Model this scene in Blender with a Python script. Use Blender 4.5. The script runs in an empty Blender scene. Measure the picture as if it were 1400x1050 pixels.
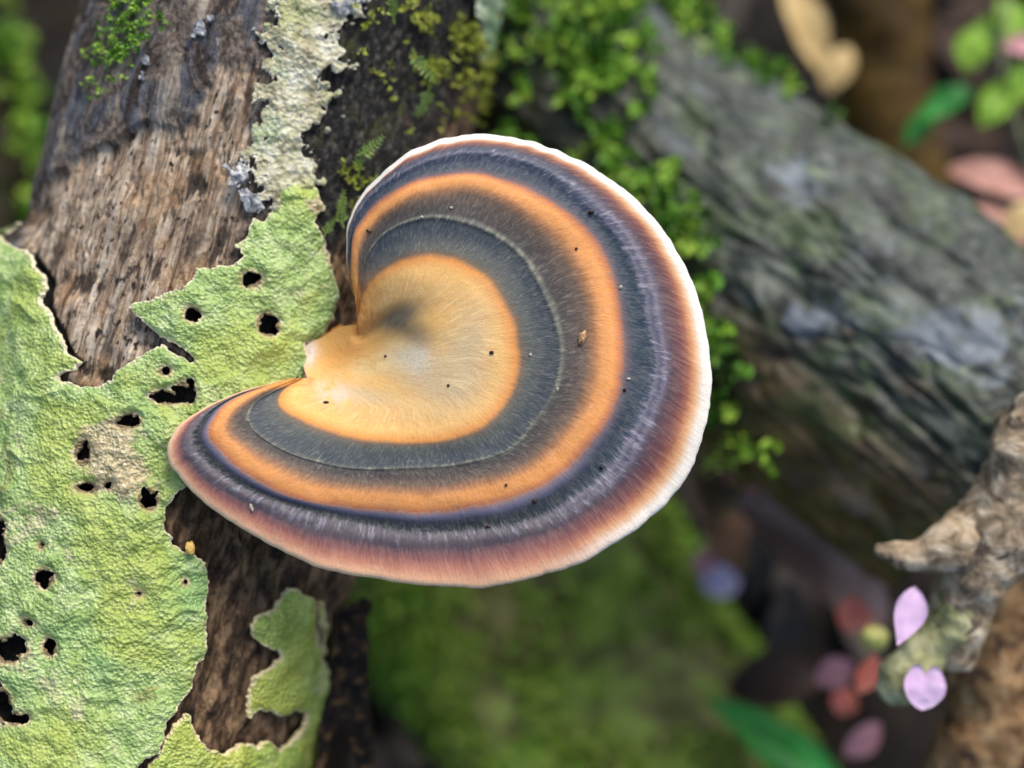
import bpy, math, random
import numpy as np
from mathutils import Vector, Matrix

# ------------------------------------------------------------------ camera, sky, sun, exposure
D, W = 16.0, 11.5            # cm: distance to the focal plane, width seen there
K = W / 1400.0
PITCH = math.radians(60)
HGT = 13.0                   # cm: height of the fungus above the forest floor
SUN_DIR = Vector((0.30, 0.42, 0.86)).normalized()   # towards the sun
sc = bpy.context.scene
VU = np.array([1.0, 0, 0])
VV = np.array([0, math.sin(PITCH), math.cos(PITCH)])
VW = np.array([0, -math.cos(PITCH), math.sin(PITCH)])
VC = np.array([0, 0, HGT])

def to_world(p):
    p = np.asarray(p, float)
    return (VC + p[..., 0:1] * VU + p[..., 1:2] * VV + p[..., 2:3] * VW) * 0.01

cam_d = bpy.data.cameras.new('camera')
cam = bpy.data.objects.new('camera', cam_d)
sc.collection.objects.link(cam)
cam.location = Vector(to_world(np.array([0, 0, D])))
cam.rotation_euler = (math.pi / 2 - PITCH, 0, 0)
cam_d.sensor_width = 36
cam_d.lens = 36 * D / W
cam_d.clip_start, cam_d.clip_end = 0.005, 100
cam_d.dof.use_dof = True
cam_d.dof.focus_distance = D * 0.01
cam_d.dof.aperture_fstop = 8.2
sc.camera = cam

world = bpy.data.worlds.new('World'); sc.world = world; world.use_nodes = True
wn = world.node_tree
sky = wn.nodes.new('ShaderNodeTexSky'); sky.sky_type = 'NISHITA'; sky.sun_disc = False
sky.sun_elevation = math.asin(SUN_DIR.z)
sky.sun_rotation = math.atan2(SUN_DIR.x, SUN_DIR.y)
sky.air_density = 1.0; sky.dust_density = 3.0
wn.links.new(sky.outputs[0], wn.nodes['Background'].inputs[0])
wn.nodes['Background'].inputs[1].default_value = 0.13
sun_d = bpy.data.lights.new('sun', 'SUN'); sun = bpy.data.objects.new('sun', sun_d)
sc.collection.objects.link(sun)
sun_d.energy = 1.8; sun_d.angle = math.radians(28); sun_d.color = (1.0, 0.94, 0.84)
sun.rotation_euler = SUN_DIR.to_track_quat('Z', 'Y').to_euler()
sc.view_settings.view_transform = 'Standard'; sc.view_settings.look = 'None'
sc.view_settings.exposure = 0.56; sc.view_settings.gamma = 1.0
sc.view_settings.use_curve_mapping = False
sc.render.engine = 'CYCLES'

# ------------------------------------------------------------------ numpy helpers
rng = np.random.default_rng(7)
random.seed(7)
_perm = np.arange(256); rng.shuffle(_perm); _perm = np.concatenate([_perm, _perm, _perm])
_grad = rng.normal(size=(256, 3)); _grad /= np.linalg.norm(_grad, axis=1)[:, None]

def perlin(p):
    p = np.asarray(p, float)
    i = np.floor(p).astype(int); f = p - i; i &= 255
    u = f * f * f * (f * (f * 6 - 15) + 10)
    out = 0
    for dx in (0, 1):
        wx = u[..., 0] if dx else 1 - u[..., 0]
        for dy in (0, 1):
            wy = u[..., 1] if dy else 1 - u[..., 1]
            for dz in (0, 1):
                wz = u[..., 2] if dz else 1 - u[..., 2]
                h = _perm[_perm[_perm[i[..., 0] + dx] + i[..., 1] + dy] + i[..., 2] + dz]
                g = _grad[h]
                out = out + wx * wy * wz * (g[..., 0] * (f[..., 0] - dx) + g[..., 1] * (f[..., 1] - dy) + g[..., 2] * (f[..., 2] - dz))
    return out * 1.5

def fbm(p, scale=1.0, octs=4, gain=0.5, seed=0.0):
    p = np.asarray(p, float) * scale + seed * 17.31
    a, s = 1.0, 0
    for o in range(octs):
        s = s + a * perlin(p + o * 31.7); p = p * 2.03; a *= gain
    return s

def sstep(a, b, x):
    t = np.clip((x - a) / (b - a), 0, 1)
    return t * t * (3 - 2 * t)

def col3(x, y, z=None):
    x, y = np.broadcast_arrays(np.asarray(x, float), np.asarray(y, float))
    z = np.zeros_like(x) if z is None else np.broadcast_to(np.asarray(z, float), x.shape)
    return np.stack([x, y, z], -1)

def PX(px, py, w):
    """photo pixel at depth w (cm in front of the focal plane) -> view point in cm"""
    px, py, w = np.broadcast_arrays(np.asarray(px, float), np.asarray(py, float), np.asarray(w, float))
    s = K * (D - w) / D
    return np.stack([(px - 700) * s, (525 - py) * s, w], -1)

def to_px(p):
    s = K * (D - p[..., 2]) / D
    return p[..., 0] / s + 700, 525 - p[..., 1] / s

def poly_sdf(x, y, poly):
    """signed distance, positive inside"""
    poly = np.asarray(poly, float)
    a, b = poly, np.roll(poly, -1, 0)
    d2 = np.full(x.shape, 1e18); inside = np.zeros(x.shape, bool)
    for (ax, ay), (bx, by) in zip(a, b):
        ex, ey = bx - ax, by - ay
        t = np.clip(((x - ax) * ex + (y - ay) * ey) / (ex * ex + ey * ey + 1e-9), 0, 1)
        d2 = np.minimum(d2, (x - ax - t * ex) ** 2 + (y - ay - t * ey) ** 2)
        c = (ay > y) != (by > y)
        with np.errstate(divide='ignore', invalid='ignore'):
            xi = ex * (y - ay) / (ey if ey else 1e-9) + ax
        inside ^= c & (x < xi)
    d = np.sqrt(d2)
    return np.where(inside, d, -d)

def resample(pts, n, closed=False, smooth=0):
    pts = np.asarray(pts, float)
    # catmull-rom densify
    P = np.vstack([2 * pts[0] - pts[1], pts, 2 * pts[-1] - pts[-2]])
    t = np.linspace(0, 1, 12, endpoint=False)[:, None]
    seg = []
    for i in range(1, len(P) - 2):
        p0, p1, p2, p3 = P[i - 1], P[i], P[i + 1], P[i + 2]
        seg.append(0.5 * (2 * p1 + (p2 - p0) * t + (2 * p0 - 5 * p1 + 4 * p2 - p3) * t ** 2 + (3 * p1 - p0 - 3 * p2 + p3) * t ** 3))
    seg.append(pts[-1:])
    q = np.vstack(seg)
    l = np.concatenate([[0], np.cumsum(np.linalg.norm(np.diff(q, axis=0), axis=1))])
    s = np.linspace(0, l[-1], n)
    r = np.stack([np.interp(s, l, q[:, k]) for k in range(q.shape[1])], -1)
    for _ in range(smooth):
        r[1:-1] = 0.25 * r[:-2] + 0.5 * r[1:-1] + 0.25 * r[2:]
    return r

def gauss(px, py, x, y, rx, ry, a=0.0):
    c, s_ = math.cos(a), math.sin(a); dx, dy = px - x, py - y
    return np.exp(-((dx * c + dy * s_) / rx) ** 2 - ((-dx * s_ + dy * c) / ry) ** 2)

# ------------------------------------------------------------------ object helpers
def lin(r, g, b, k=1.0):
    f = lambda c: (c / 255 / 12.92 if c / 255 <= 0.04045 else ((c / 255 + 0.055) / 1.055) ** 2.4) * k
    return (f(r), f(g), f(b), 1)

def mesh_data(name, v, faces, mat, attrs=None, smooth=True):
    """v: world metres relative to the origin; faces: int arrays (n,3) / (n,4) or a list of such arrays"""
    if not isinstance(faces, (list, tuple)):
        faces = [faces]
    faces = [np.asarray(f, np.int32) for f in faces if len(f)]
    me = bpy.data.meshes.new(name)
    me.vertices.add(len(v)); me.vertices.foreach_set('co', np.ascontiguousarray(v, np.float32).ravel())
    idx = np.concatenate([f.ravel() for f in faces])
    cnt = np.concatenate([np.full(len(f), f.shape[1], np.int32) for f in faces])
    me.loops.add(len(idx)); me.loops.foreach_set('vertex_index', idx)
    me.polygons.add(len(cnt))
    me.polygons.foreach_set('loop_start', np.concatenate([[0], np.cumsum(cnt)[:-1]]).astype(np.int32))
    me.polygons.foreach_set('use_smooth', np.full(len(cnt), smooth, bool))
    me.update(calc_edges=True)
    me.validate()
    for k, a in (attrs or {}).items():
        at = me.attributes.new(k, 'FLOAT', 'POINT')
        at.data.foreach_set('value', np.ascontiguousarray(a, np.float32).ravel())
    if mat:
        me.materials.append(mat)
    return me

def mk(name, pv, faces, mat, parent=None, attrs=None, smooth=True, label=None, cat=None, group=None, kind=None):
    """one mesh object from view-space points (cm)"""
    w = to_world(pv)
    lo, hi = w.min(0), w.max(0)
    org = np.array([(lo[0] + hi[0]) / 2, (lo[1] + hi[1]) / 2, lo[2]])
    me = mesh_data(name, w - org, faces, mat, attrs, smooth)
    o = bpy.data.objects.new(name, me); sc.collection.objects.link(o)
    if parent is not None:
        o.parent = parent; org = org - np.array(parent.location)
        p = parent.parent
        while p is not None:
            org = org - np.array(p.location); p = p.parent
    o.location = Vector(org)
    return tag(o, label, cat, group, kind)

def tag(o, label=None, cat=None, group=None, kind=None):
    if label: o['label'] = label
    if cat: o['category'] = cat
    if group: o['group'] = group
    if kind: o['kind'] = kind
    return o

def empty(name, pv, label, cat, group=None):
    o = bpy.data.objects.new(name, None); sc.collection.objects.link(o)
    o.empty_display_size = 0.01
    o.location = Vector(to_world(np.asarray(pv, float)))
    return tag(o, label, cat, group)

def grid_faces(nu, nv, wrap_u=False, flip=False):
    i = np.arange(nu if wrap_u else nu - 1); j = np.arange(nv - 1)
    I, J = np.meshgrid(i, j, indexing='ij'); I2 = (I + 1) % nu
    f = np.stack([I * nv + J, I2 * nv + J, I2 * nv + J + 1, I * nv + J + 1], -1).reshape(-1, 4)
    return f[:, ::-1] if flip else f

def clip_grid(xs, ys, f):
    """triangulate the part of a grid where f>0; returns x, y of the vertices, triangles"""
    nx, ny = len(xs), len(ys)
    X, Y = np.meshgrid(xs, ys, indexing='ij')
    q = grid_faces(nx, ny)
    par = ((q[:, 0] // ny + q[:, 0] % ny) % 2).astype(bool)
    t = np.concatenate([np.where(par[:, None], q[:, [0, 1, 2]], q[:, [0, 1, 3]]), np.where(par[:, None], q[:, [0, 2, 3]], q[:, [1, 2, 3]])])
    F = f.ravel(); x, y = X.ravel(), Y.ravel()
    s = F[t] > 0; n = s.sum(1)
    tris = [t[n == 3]]
    vx, vy = list(), list(); cache = {}; base = len(x); new = []
    def cut(a, b):
        k = (a, b) if a < b else (b, a)
        if k not in cache:
            u = F[k[0]] / (F[k[0]] - F[k[1]]); u = min(max(u, 0.02), 0.98)
            vx.append(x[k[0]] + u * (x[k[1]] - x[k[0]])); vy.append(y[k[0]] + u * (y[k[1]] - y[k[0]]))
            cache[k] = base + len(vx) - 1
        return cache[k]
    for tri, ss, c in zip(t[(n == 1) | (n == 2)].tolist(), s[(n == 1) | (n == 2)].tolist(), n[(n == 1) | (n == 2)].tolist()):
        if c == 1:
            k = ss.index(True); a, b, d = tri[k], tri[(k + 1) % 3], tri[(k + 2) % 3]
            new.append((a, cut(a, b), cut(a, d)))
        else:
            k = ss.index(False); a, b, d = tri[k], tri[(k + 1) % 3], tri[(k + 2) % 3]
            p, r = cut(a, b), cut(a, d)
            new.append((p, b, d)); new.append((p, d, r))
    T = np.concatenate([tris[0], np.array(new, int).reshape(-1, 3)])
    ax = np.concatenate([x, vx]); ay = np.concatenate([y, vy])
    used, inv = np.unique(T, return_inverse=True)
    return ax[used], ay[used], inv.reshape(-1, 3)

def boundary(T):
    e = np.concatenate([T[:, [0, 1]], T[:, [1, 2]], T[:, [2, 0]]])
    key = np.sort(e, 1); _, inv, c = np.unique(key, axis=0, return_inverse=True, return_counts=True)
    return e[c[inv.ravel()] == 1]

# ------------------------------------------------------------------ node material helper
class NT:
    def __init__(s, name):
        s.m = bpy.data.materials.new(name); s.m.use_nodes = True
        s.t = s.m.node_tree; s.n = s.t.nodes; s.b = s.n['Principled BSDF']
    def L(s, a, b): s.t.links.new(a, b)
    def val(s, sock, v):
        if isinstance(v, bpy.types.NodeSocket): s.L(v, sock)
        else: sock.default_value = v
    def attr(s, name):
        a = s.n.new('ShaderNodeAttribute'); a.attribute_name = name; return a.outputs['Fac']
    def cm(s, k=100.0, scale=(1, 1, 1)):
        c = s.n.new('ShaderNodeTexCoord'); m = s.n.new('ShaderNodeMapping')
        m.inputs['Scale'].default_value = (k * scale[0], k * scale[1], k * scale[2]); s.L(c.outputs['Object'], m.inputs['Vector'])
        return m.outputs[0]
    def xyz(s, x, y, z=0.0):
        c = s.n.new('ShaderNodeCombineXYZ')
        for i, v in enumerate((x, y, z)): s.val(c.inputs[i], v)
        return c.outputs[0]
    def mul(s, vec, v):
        m = s.n.new('ShaderNodeVectorMath'); m.operation = 'MULTIPLY'; s.L(vec, m.inputs[0]); m.inputs[1].default_value = v; return m.outputs[0]
    def noise(s, vec, scale=1.0, detail=4, rough=0.55, dist=0.0):
        t = s.n.new('ShaderNodeTexNoise'); s.L(vec, t.inputs['Vector'])
        t.inputs['Scale'].default_value = scale; t.inputs['Detail'].default_value = detail
        t.inputs['Roughness'].default_value = rough; t.inputs['Distortion'].default_value = dist
        return t.outputs['Fac']
    def voro(s, vec, scale=1.0, feature='F1', rnd=1.0):
        t = s.n.new('ShaderNodeTexVoronoi'); t.feature = feature; s.L(vec, t.inputs['Vector'])
        t.inputs['Scale'].default_value = scale; t.inputs['Randomness'].default_value = rnd
        return t.outputs['Distance']
    def math(s, op, a, b=0.0, c=None):
        m = s.n.new('ShaderNodeMath'); m.operation = op; s.val(m.inputs[0], a); s.val(m.inputs[1], b)
        if c is not None: s.val(m.inputs[2], c)
        return m.outputs[0]
    def rng(s, v, a, b, c=0.0, d=1.0, smooth=True):
        m = s.n.new('ShaderNodeMapRange'); m.interpolation_type = 'SMOOTHSTEP' if smooth else 'LINEAR'
        s.val(m.inputs[0], v); m.inputs[1].default_value = a; m.inputs[2].default_value = b; m.inputs[3].default_value = c; m.inputs[4].default_value = d
        return m.outputs[0]
    def ramp(s, fac, stops, interp='LINEAR'):
        r = s.n.new('ShaderNodeValToRGB'); r.color_ramp.interpolation = interp; e = r.color_ramp.elements
        while len(e) < len(stops): e.new(0.5)
        for k, (p, c) in enumerate(stops): e[k].position = p
        for k, (p, c) in enumerate(stops): e[k].color = c
        s.val(r.inputs[0], fac); return r.outputs[0]
    def mix(s, f, a, b, mode='MIX'):
        m = s.n.new('ShaderNodeMix'); m.data_type = 'RGBA'; m.blend_type = mode
        s.val(m.inputs[0], f); s.val(m.inputs[6], a); s.val(m.inputs[7], b); return m.outputs[2]
    def bump(s, h, strength=0.5, dist=0.0005, prev=None):
        b = s.n.new('ShaderNodeBump'); b.inputs['Strength'].default_value = strength; b.inputs['Distance'].default_value = dist
        s.L(h, b.inputs['Height'])
        if prev is not None: s.L(prev, b.inputs['Normal'])
        return b.outputs[0]
    def done(s, color, rough=0.7, normal=None, spec=0.4, **kw):
        s.val(s.b.inputs['Base Color'], color); s.val(s.b.inputs['Roughness'], rough); s.val(s.b.inputs['Specular IOR Level'], spec)
        if normal is not None: s.L(normal, s.b.inputs['Normal'])
        for k, v in kw.items(): s.val(s.b.inputs[k.replace('_', ' ')], v)
        return s.m

def mat_bark(name, a, b, c_, spot, k=1.0):
    m = NT(name); pv = m.cm(); n = m.noise(pv, 2.2 * k, 6, 0.65, 0.5); q = m.noise(pv, 1.4 * k, 5, 0.65, 0.8)
    c = m.ramp(n, [(0.34, a), (0.5, b), (0.66, c_)]); c = m.mix(m.rng(q, 0.55, 0.62, 0, 0.85), c, spot)
    return m.done(c, 0.7, m.bump(n, 0.8, 0.0015), 0.35)

# ------------------------------------------------------------------ log geometry
class Log:
    def __init__(s, p0, p1, rfun):
        s.p0, s.p1 = np.array(p0, float), np.array(p1, float)
        s.L = np.linalg.norm(s.p1 - s.p0); s.a = (s.p1 - s.p0) / s.L
        e1 = np.array([0, 0, 1.0]); e1 -= s.a * e1.dot(s.a); s.e1 = e1 / np.linalg.norm(e1)
        s.e2 = np.cross(s.a, s.e1)
        if s.e2[0] < 0: s.e2 = -s.e2
        s.rfun = rfun
    def dirn(s, th): return np.cos(th)[..., None] * s.e1 + np.sin(th)[..., None] * s.e2
    def pt(s, z, th, off=0.0): return s.p0 + z[..., None] * s.a + (s.rfun(z, th) + off)[..., None] * s.dirn(th)
    def coords(s, p):
        q = p - s.p0; z = q @ s.a; x, y = q @ s.e1, q @ s.e2
        return z, np.arctan2(y, x), np.hypot(x, y)
    def hit(s, px, py):
        o = np.array([0, 0, D]); d = PX(px, py, 0.0) - o
        ts = np.linspace(0.86, 1.75, 90)
        F = []
        for t in ts:
            z, th, r = s.coords(o + d * t); F.append(r - s.rfun(z, th))
        F = np.stack(F); neg = F < 0; hit = neg.any(0)
        k = np.where(hit, neg.argmax(0), F.argmin(0)); k0 = np.maximum(k - 1, 0)
        lo, hi = ts[k0], ts[k]
        for _ in range(14):
            m = (lo + hi) / 2; z, th, r = s.coords(o + d * m[..., None]); ins = r < s.rfun(z, th)
            hi = np.where(ins, m, hi); lo = np.where(ins, lo, m)
        t = np.where(hit, hi, ts[k])
        z, th, r = s.coords(o + d * t[..., None]); return z, th, hit

def log_mesh(log, nz, nth, disp, z0=None, z1=None, th_focus=0.0):
    """grid over z and theta, denser towards the camera; returns view points, z, theta, faces"""
    u = np.linspace(0, 1, nth, endpoint=False) * 2 * np.pi
    th = u - th_focus * np.sin(u)
    th = np.where(th > np.pi, th - 2 * np.pi, th)
    z = np.linspace(0 if z0 is None else z0, log.L if z1 is None else z1, nz)
    TH, Z = np.meshgrid(th, z, indexing='ij')
    base = log.pt(Z, TH)
    off, at = disp(Z, TH, base)
    p = log.pt(Z, TH, off)
    faces = grid_faces(nth, nz, wrap_u=True)
    # closed ends
    n = nth * nz
    c0, c1 = log.p0 + log.a * (z[0] + 0.15), log.p0 + log.a * (z[-1] - 0.15)
    P = np.vstack([p.reshape(-1, 3), c0, c1])
    i = np.arange(nth); i2 = (i + 1) % nth
    caps = np.concatenate([np.stack([i2 * nz, i * nz, np.full(nth, n)], -1), np.stack([i * nz + nz - 1, i2 * nz + nz - 1, np.full(nth, n + 1)], -1)])
    A = {k: np.concatenate([v.ravel(), [v.mean(), v.mean()]]) for k, v in at.items()}
    A['gx'] = np.concatenate([(TH * 2.6).ravel(), [0, 0]]); A['gz'] = np.concatenate([Z.ravel(), [z[0], z[-1]]])
    return P, [faces, caps], A

# ------------------------------------------------------------------ main log under the fungus
def ax_px(y): return 410 - 0.269 * y
A0 = PX(ax_px(-260), -260, -3.55); A1 = PX(ax_px(1330), 1330, -2.35)
def r1(z, th):
    yz = -260 + z / LOG1L * 1590
    left = sstep(-0.72, -1.25, th)
    r = 2.68 + 0.60 * left * sstep(405, 475, yz)
    r = r + 0.05 * np.sin(z * 0.9 + 2 * th) + 0.04 * np.sin(3 * th + z * 0.5)
    return r
LOG1L = np.linalg.norm(A1 - A0)
log1 = Log(A0, A1, r1)

WOOD = [(20, 330), (60, 240), (108, 215), (128, 200), (150, 190), (192, 172), (212, 168), (240, 172), (262, 152), (285, 128), (300, 95), (330, 80), (362, 92), (368, 120), (352, 150), (345, 190), (335, 240), (330, 330), (300, 370), (200, 420), (235, 470), (180, 520), (60, 560), (10, 420)]
LICHEN_MAIN = [(-90, 270), (0, 312), (6, 330), (14, 336), (39, 343), (54, 361), (66, 379), (65, 400), (66, 418), (82, 450), (96, 479), (111, 496), (104, 504), (88, 511), (86, 521), (118, 529), (157, 520), (175, 500), (200, 482), (225, 471), (252, 487), (268, 497), (255, 482), (225, 461), (193, 439), (179, 423), (186, 416), (214, 409), (243, 395), (250, 397), (268, 382), (270, 368), (296, 364), (321, 362), (334, 350), (323, 336), (332, 325), (340, 310), (348, 300), (361, 304), (375, 282), (379, 257), (404, 250), (429, 257), (443, 282), (430, 296), (429, 314), (443, 332), (446, 357), (457, 404), (452, 436), (439, 461), (414, 471), (416, 489), (424, 516), (440, 560), (340, 620), (285, 650), (250, 668), (228, 690), (225, 721), (236, 743), (257, 757), (277, 762), (284, 796), (279, 829), (282, 857), (279, 885), (268, 904), (261, 929), (250, 954), (225, 982), (223, 996), (214, 1025), (193, 1036), (180, 1060), (175, 1130), (-90, 1130)]
HOLES_MAIN = [(65, 791, 11, 13), (18, 887, 20, 17), (70, 884, 8, 11), (8, 962, 12, 22), (24, 981, 13, 8), (38, 981, 6, 6), (178, 577, 14, 9), (253, 536, 14, 14), (222, 542, 13, 8), (238, 546, 12, 6), (117, 620, 10, 16), (123, 667, 14, 6), (150, 664, 6, 5), (205, 682, 12, 14), (364, 444, 14, 14), (343, 383, 13, 10), (264, 431, 10, 8), (228, 508, 7, 5), (43, 850, 6, 5), (2, 735, 12, 36), (190, 810, 4, 3), (252, 795, 3, 3), (60, 745, 3, 3)]
LICHEN_LOW = [(391, 804), (404, 805), (418, 814), (429, 823), (441, 825), (445, 854), (441, 889), (443, 918), (448, 946), (439, 979), (432, 1018), (425, 1048), (420, 1130), (190, 1130), (198, 1052), (214, 1032), (229, 1002), (243, 984), (255, 968), (261, 986), (271, 1011), (286, 1025), (304, 1029), (318, 1018), (323, 1012), (336, 1016), (350, 1020), (364, 1012), (379, 1025), (393, 1018), (411, 996), (416, 975), (396, 970), (371, 975), (354, 968), (339, 979), (332, 964), (334, 954), (346, 925), (368, 907), (386, 900), (375, 889), (357, 880), (343, 868), (339, 854), (354, 839), (371, 832), (382, 818)]
CRUST = [(400, -60), (385, 0), (379, 21), (357, 39), (366, 71), (368, 100), (354, 118), (364, 143), (348, 165), (346, 186), (338, 205), (344, 230), (352, 262), (364, 292), (380, 300), (400, 275), (420, 262), (428, 240), (428, 214), (418, 193), (425, 164), (448, 157), (448, 125), (441, 104), (464, 96), (471, 71), (452, 45), (496, 16), (500, 0), (505, -60)]

def disp1(Z, TH, base):
    px, py = to_px(base); front = np.cos(TH) > -0.2
    g = col3(TH * 2.7, Z)
    n1 = fbm(g, 0.9, 4, seed=1); edge = 14 * fbm(g, 1.6, 4, seed=3)
    wood = np.where(front, sstep(-2.5, 2.5, poly_sdf(px, py, WOOD) + edge + 9 * fbm(g * [3, 1, 1], 2.2, 3, seed=4)), 0)
    rot = np.clip(sum(k_ * gauss(px, py, x_, y_, rx_, ry_, 0.25) for x_, y_, rx_, ry_, k_ in [(265, 250, 26, 20, 1), (240, 205, 18, 10, .9), (300, 320, 24, 46, 1), (205, 360, 26, 26, .8), (100, 385, 36, 20, 1), (235, 440, 40, 24, .9), (140, 512, 60, 14, 1.2), (320, 200, 14, 50, .8), (60, 210, 10, 60, .3), (150, 215, 12, 30, .9)]), 0, 1.2)
    lowb = np.where(front, sstep(-20, 20, py - 600 + 1.2 * (px - 250)), 0)          # brown fibrous bark zone below the cap
    dark = np.where(front, sstep(-25, 25, (px - (ax_px(py) + 50)) + edge * 1.5) * (1 - lowb), 0.4)
    grain = fbm(g * [9, 0.9, 1], 1.0, 3, seed=5); grain2 = fbm(g * [22, 1.6, 1], 1.0, 2, seed=6)
    fib = np.abs(fbm(g * [4.5, 1.3, 1], 1.0, 4, seed=7))
    lump = fbm(g, 2.6, 4, seed=8)
    crack = sstep(0.10, 0.0, np.abs(fbm(g * [2.4, 0.7, 1], 1.0, 3, seed=9)))
    off = 0.03 * n1
    off = off + wood * (-0.07 - 0.05 * rot + 0.035 * grain + 0.02 * grain2 - 0.04 * crack)
    off = off + (1 - wood) * (0.05 * lump - 0.02 * crack)
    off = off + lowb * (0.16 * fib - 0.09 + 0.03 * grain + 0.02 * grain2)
    off = off + dark * (0.05 * fib - 0.03)
    off = np.clip(off, -0.3, 0.055)
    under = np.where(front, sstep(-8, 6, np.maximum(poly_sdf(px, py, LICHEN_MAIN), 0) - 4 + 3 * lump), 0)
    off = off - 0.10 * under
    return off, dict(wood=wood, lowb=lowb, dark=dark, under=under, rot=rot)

def mat_log1():
    m = NT('weathered_bark_and_wood'); gx, gz = m.attr('gx'), m.attr('gz')
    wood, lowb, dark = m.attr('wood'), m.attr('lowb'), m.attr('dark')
    g = m.xyz(gx, gz); 
    gr = m.noise(m.mul(g, (9, 0.8, 1)), 1.0, 6, 0.65, 0.3)
    gr2 = m.noise(m.mul(g, (26, 2.2, 1)), 1.0, 4, 0.6, 0.2)
    pits = m.noise(m.mul(g, (16, 6, 1)), 1.0, 3, 0.6)
    pat = m.noise(g, 1.1, 5, 0.6)
    pat2 = m.noise(m.mul(g, (2.6, 1.2, 1)), 1.0, 6, 0.65, 0.6)
    fine = m.noise(m.mul(g, (12, 8, 1)), 1.0, 6, 0.7)
    streak = m.math('ADD', m.math('MULTIPLY', gr, 0.55), m.math('MULTIPLY', gr2, 0.45))
    cw = m.ramp(streak, [(0.36, lin(84, 66, 54)), (0.44, lin(170, 142, 114)), (0.51, lin(222, 196, 166)), (0.59, lin(246, 232, 210))])
    cw = m.mix(m.rng(pits, 0.44, 0.35), cw, lin(40, 29, 24)); cw = m.mix(m.rng(m.noise(m.mul(g, (5, 1.6, 1)), 1.0, 6, 0.7, 0.6), 0.55, 0.63, 0, 0.85), cw, m.ramp(fine, [(0.4, lin(34, 28, 27)), (0.65, lin(92, 74, 62))]))
    cw = m.mix(m.rng(pat2, 0.54, 0.64, 0, 0.85), cw, m.ramp(fine, [(0.35, lin(40, 34, 32)), (0.65, lin(104, 86, 72))]))
    ro = m.math('ADD', m.attr('rot'), m.math('MULTIPLY', m.math('SUBTRACT', m.noise(m.mul(g, (11, 1.6, 1)), 1.0, 6, 0.7, 0.4), 0.5), 4.0))
    cw = m.mix(m.rng(pat, 0.50, 0.62, 0, 0.6), cw, m.ramp(streak, [(0.38, lin(130, 92, 62)), (0.58, lin(232, 190, 140))]))
    cw = m.mix(m.rng(ro, 0.55, 0.95, 0, 0.9), cw, m.ramp(fine, [(0.4, lin(22, 19, 18)), (0.68, lin(74, 62, 54))]))
    big = m.noise(m.mul(g, (1.4, 0.8, 1)), 1.0, 7, 0.7, 0.9)
    cb = m.ramp(fine, [(0.30, lin(44, 38, 34)), (0.45, lin(104, 90, 80)), (0.58, lin(160, 142, 124)), (0.72, lin(212, 202, 186))])
    cb = m.mix(m.rng(pat2, 0.49, 0.56, 0, 0.9), cb, m.ramp(gr, [(0.36, lin(40, 42, 48)), (0.62, lin(128, 132, 140))]))
    cb = m.mix(m.rng(big, 0.47, 0.42, 0, 0.92), cb, m.ramp(fine, [(0.38, lin(22, 18, 17)), (0.68, lin(92, 70, 54))]))
    cb = m.mix(m.rng(big, 0.55, 0.60, 0, 0.85), cb, m.ramp(streak, [(0.4, lin(132, 116, 98)), (0.6, lin(214, 200, 178))]))
    cb = m.mix(m.rng(gr2, 0.66, 0.74, 0, 0.8), cb, lin(214, 208, 196))
    cd = m.ramp(fine, [(0.36, lin(10, 9, 10)), (0.50, lin(34, 32, 32)), (0.61, lin(92, 88, 78)), (0.70, lin(176, 168, 146))])
    cd = m.mix(m.rng(pat2, 0.55, 0.68, 0, 0.7), cd, lin(92, 92, 44))
    cd = m.mix(m.rng(pat, 0.58, 0.7, 0, 0.6), cd, lin(98, 66, 52))
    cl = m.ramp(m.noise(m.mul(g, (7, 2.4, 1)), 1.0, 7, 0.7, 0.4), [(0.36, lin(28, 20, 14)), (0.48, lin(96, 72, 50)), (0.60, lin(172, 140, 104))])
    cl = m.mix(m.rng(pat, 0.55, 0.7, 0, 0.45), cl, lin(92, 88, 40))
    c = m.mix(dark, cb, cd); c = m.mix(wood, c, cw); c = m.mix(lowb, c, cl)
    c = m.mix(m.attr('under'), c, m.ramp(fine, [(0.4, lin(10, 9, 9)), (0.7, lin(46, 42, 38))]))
    h = m.math('ADD', m.math('MULTIPLY', streak, 0.8), m.math('MULTIPLY', fine, 0.9))
    nrm = m.bump(h, 0.85, 0.0011)
    return m.done(c, m.rng(fine, 0.3, 0.7, 0.75, 0.5), nrm, 0.35)

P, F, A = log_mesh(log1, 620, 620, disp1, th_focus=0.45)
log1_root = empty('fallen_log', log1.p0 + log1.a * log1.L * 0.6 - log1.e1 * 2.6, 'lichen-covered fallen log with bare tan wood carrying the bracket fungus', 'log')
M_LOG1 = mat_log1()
mk('trunk', P, F, M_LOG1, log1_root, A)

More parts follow.
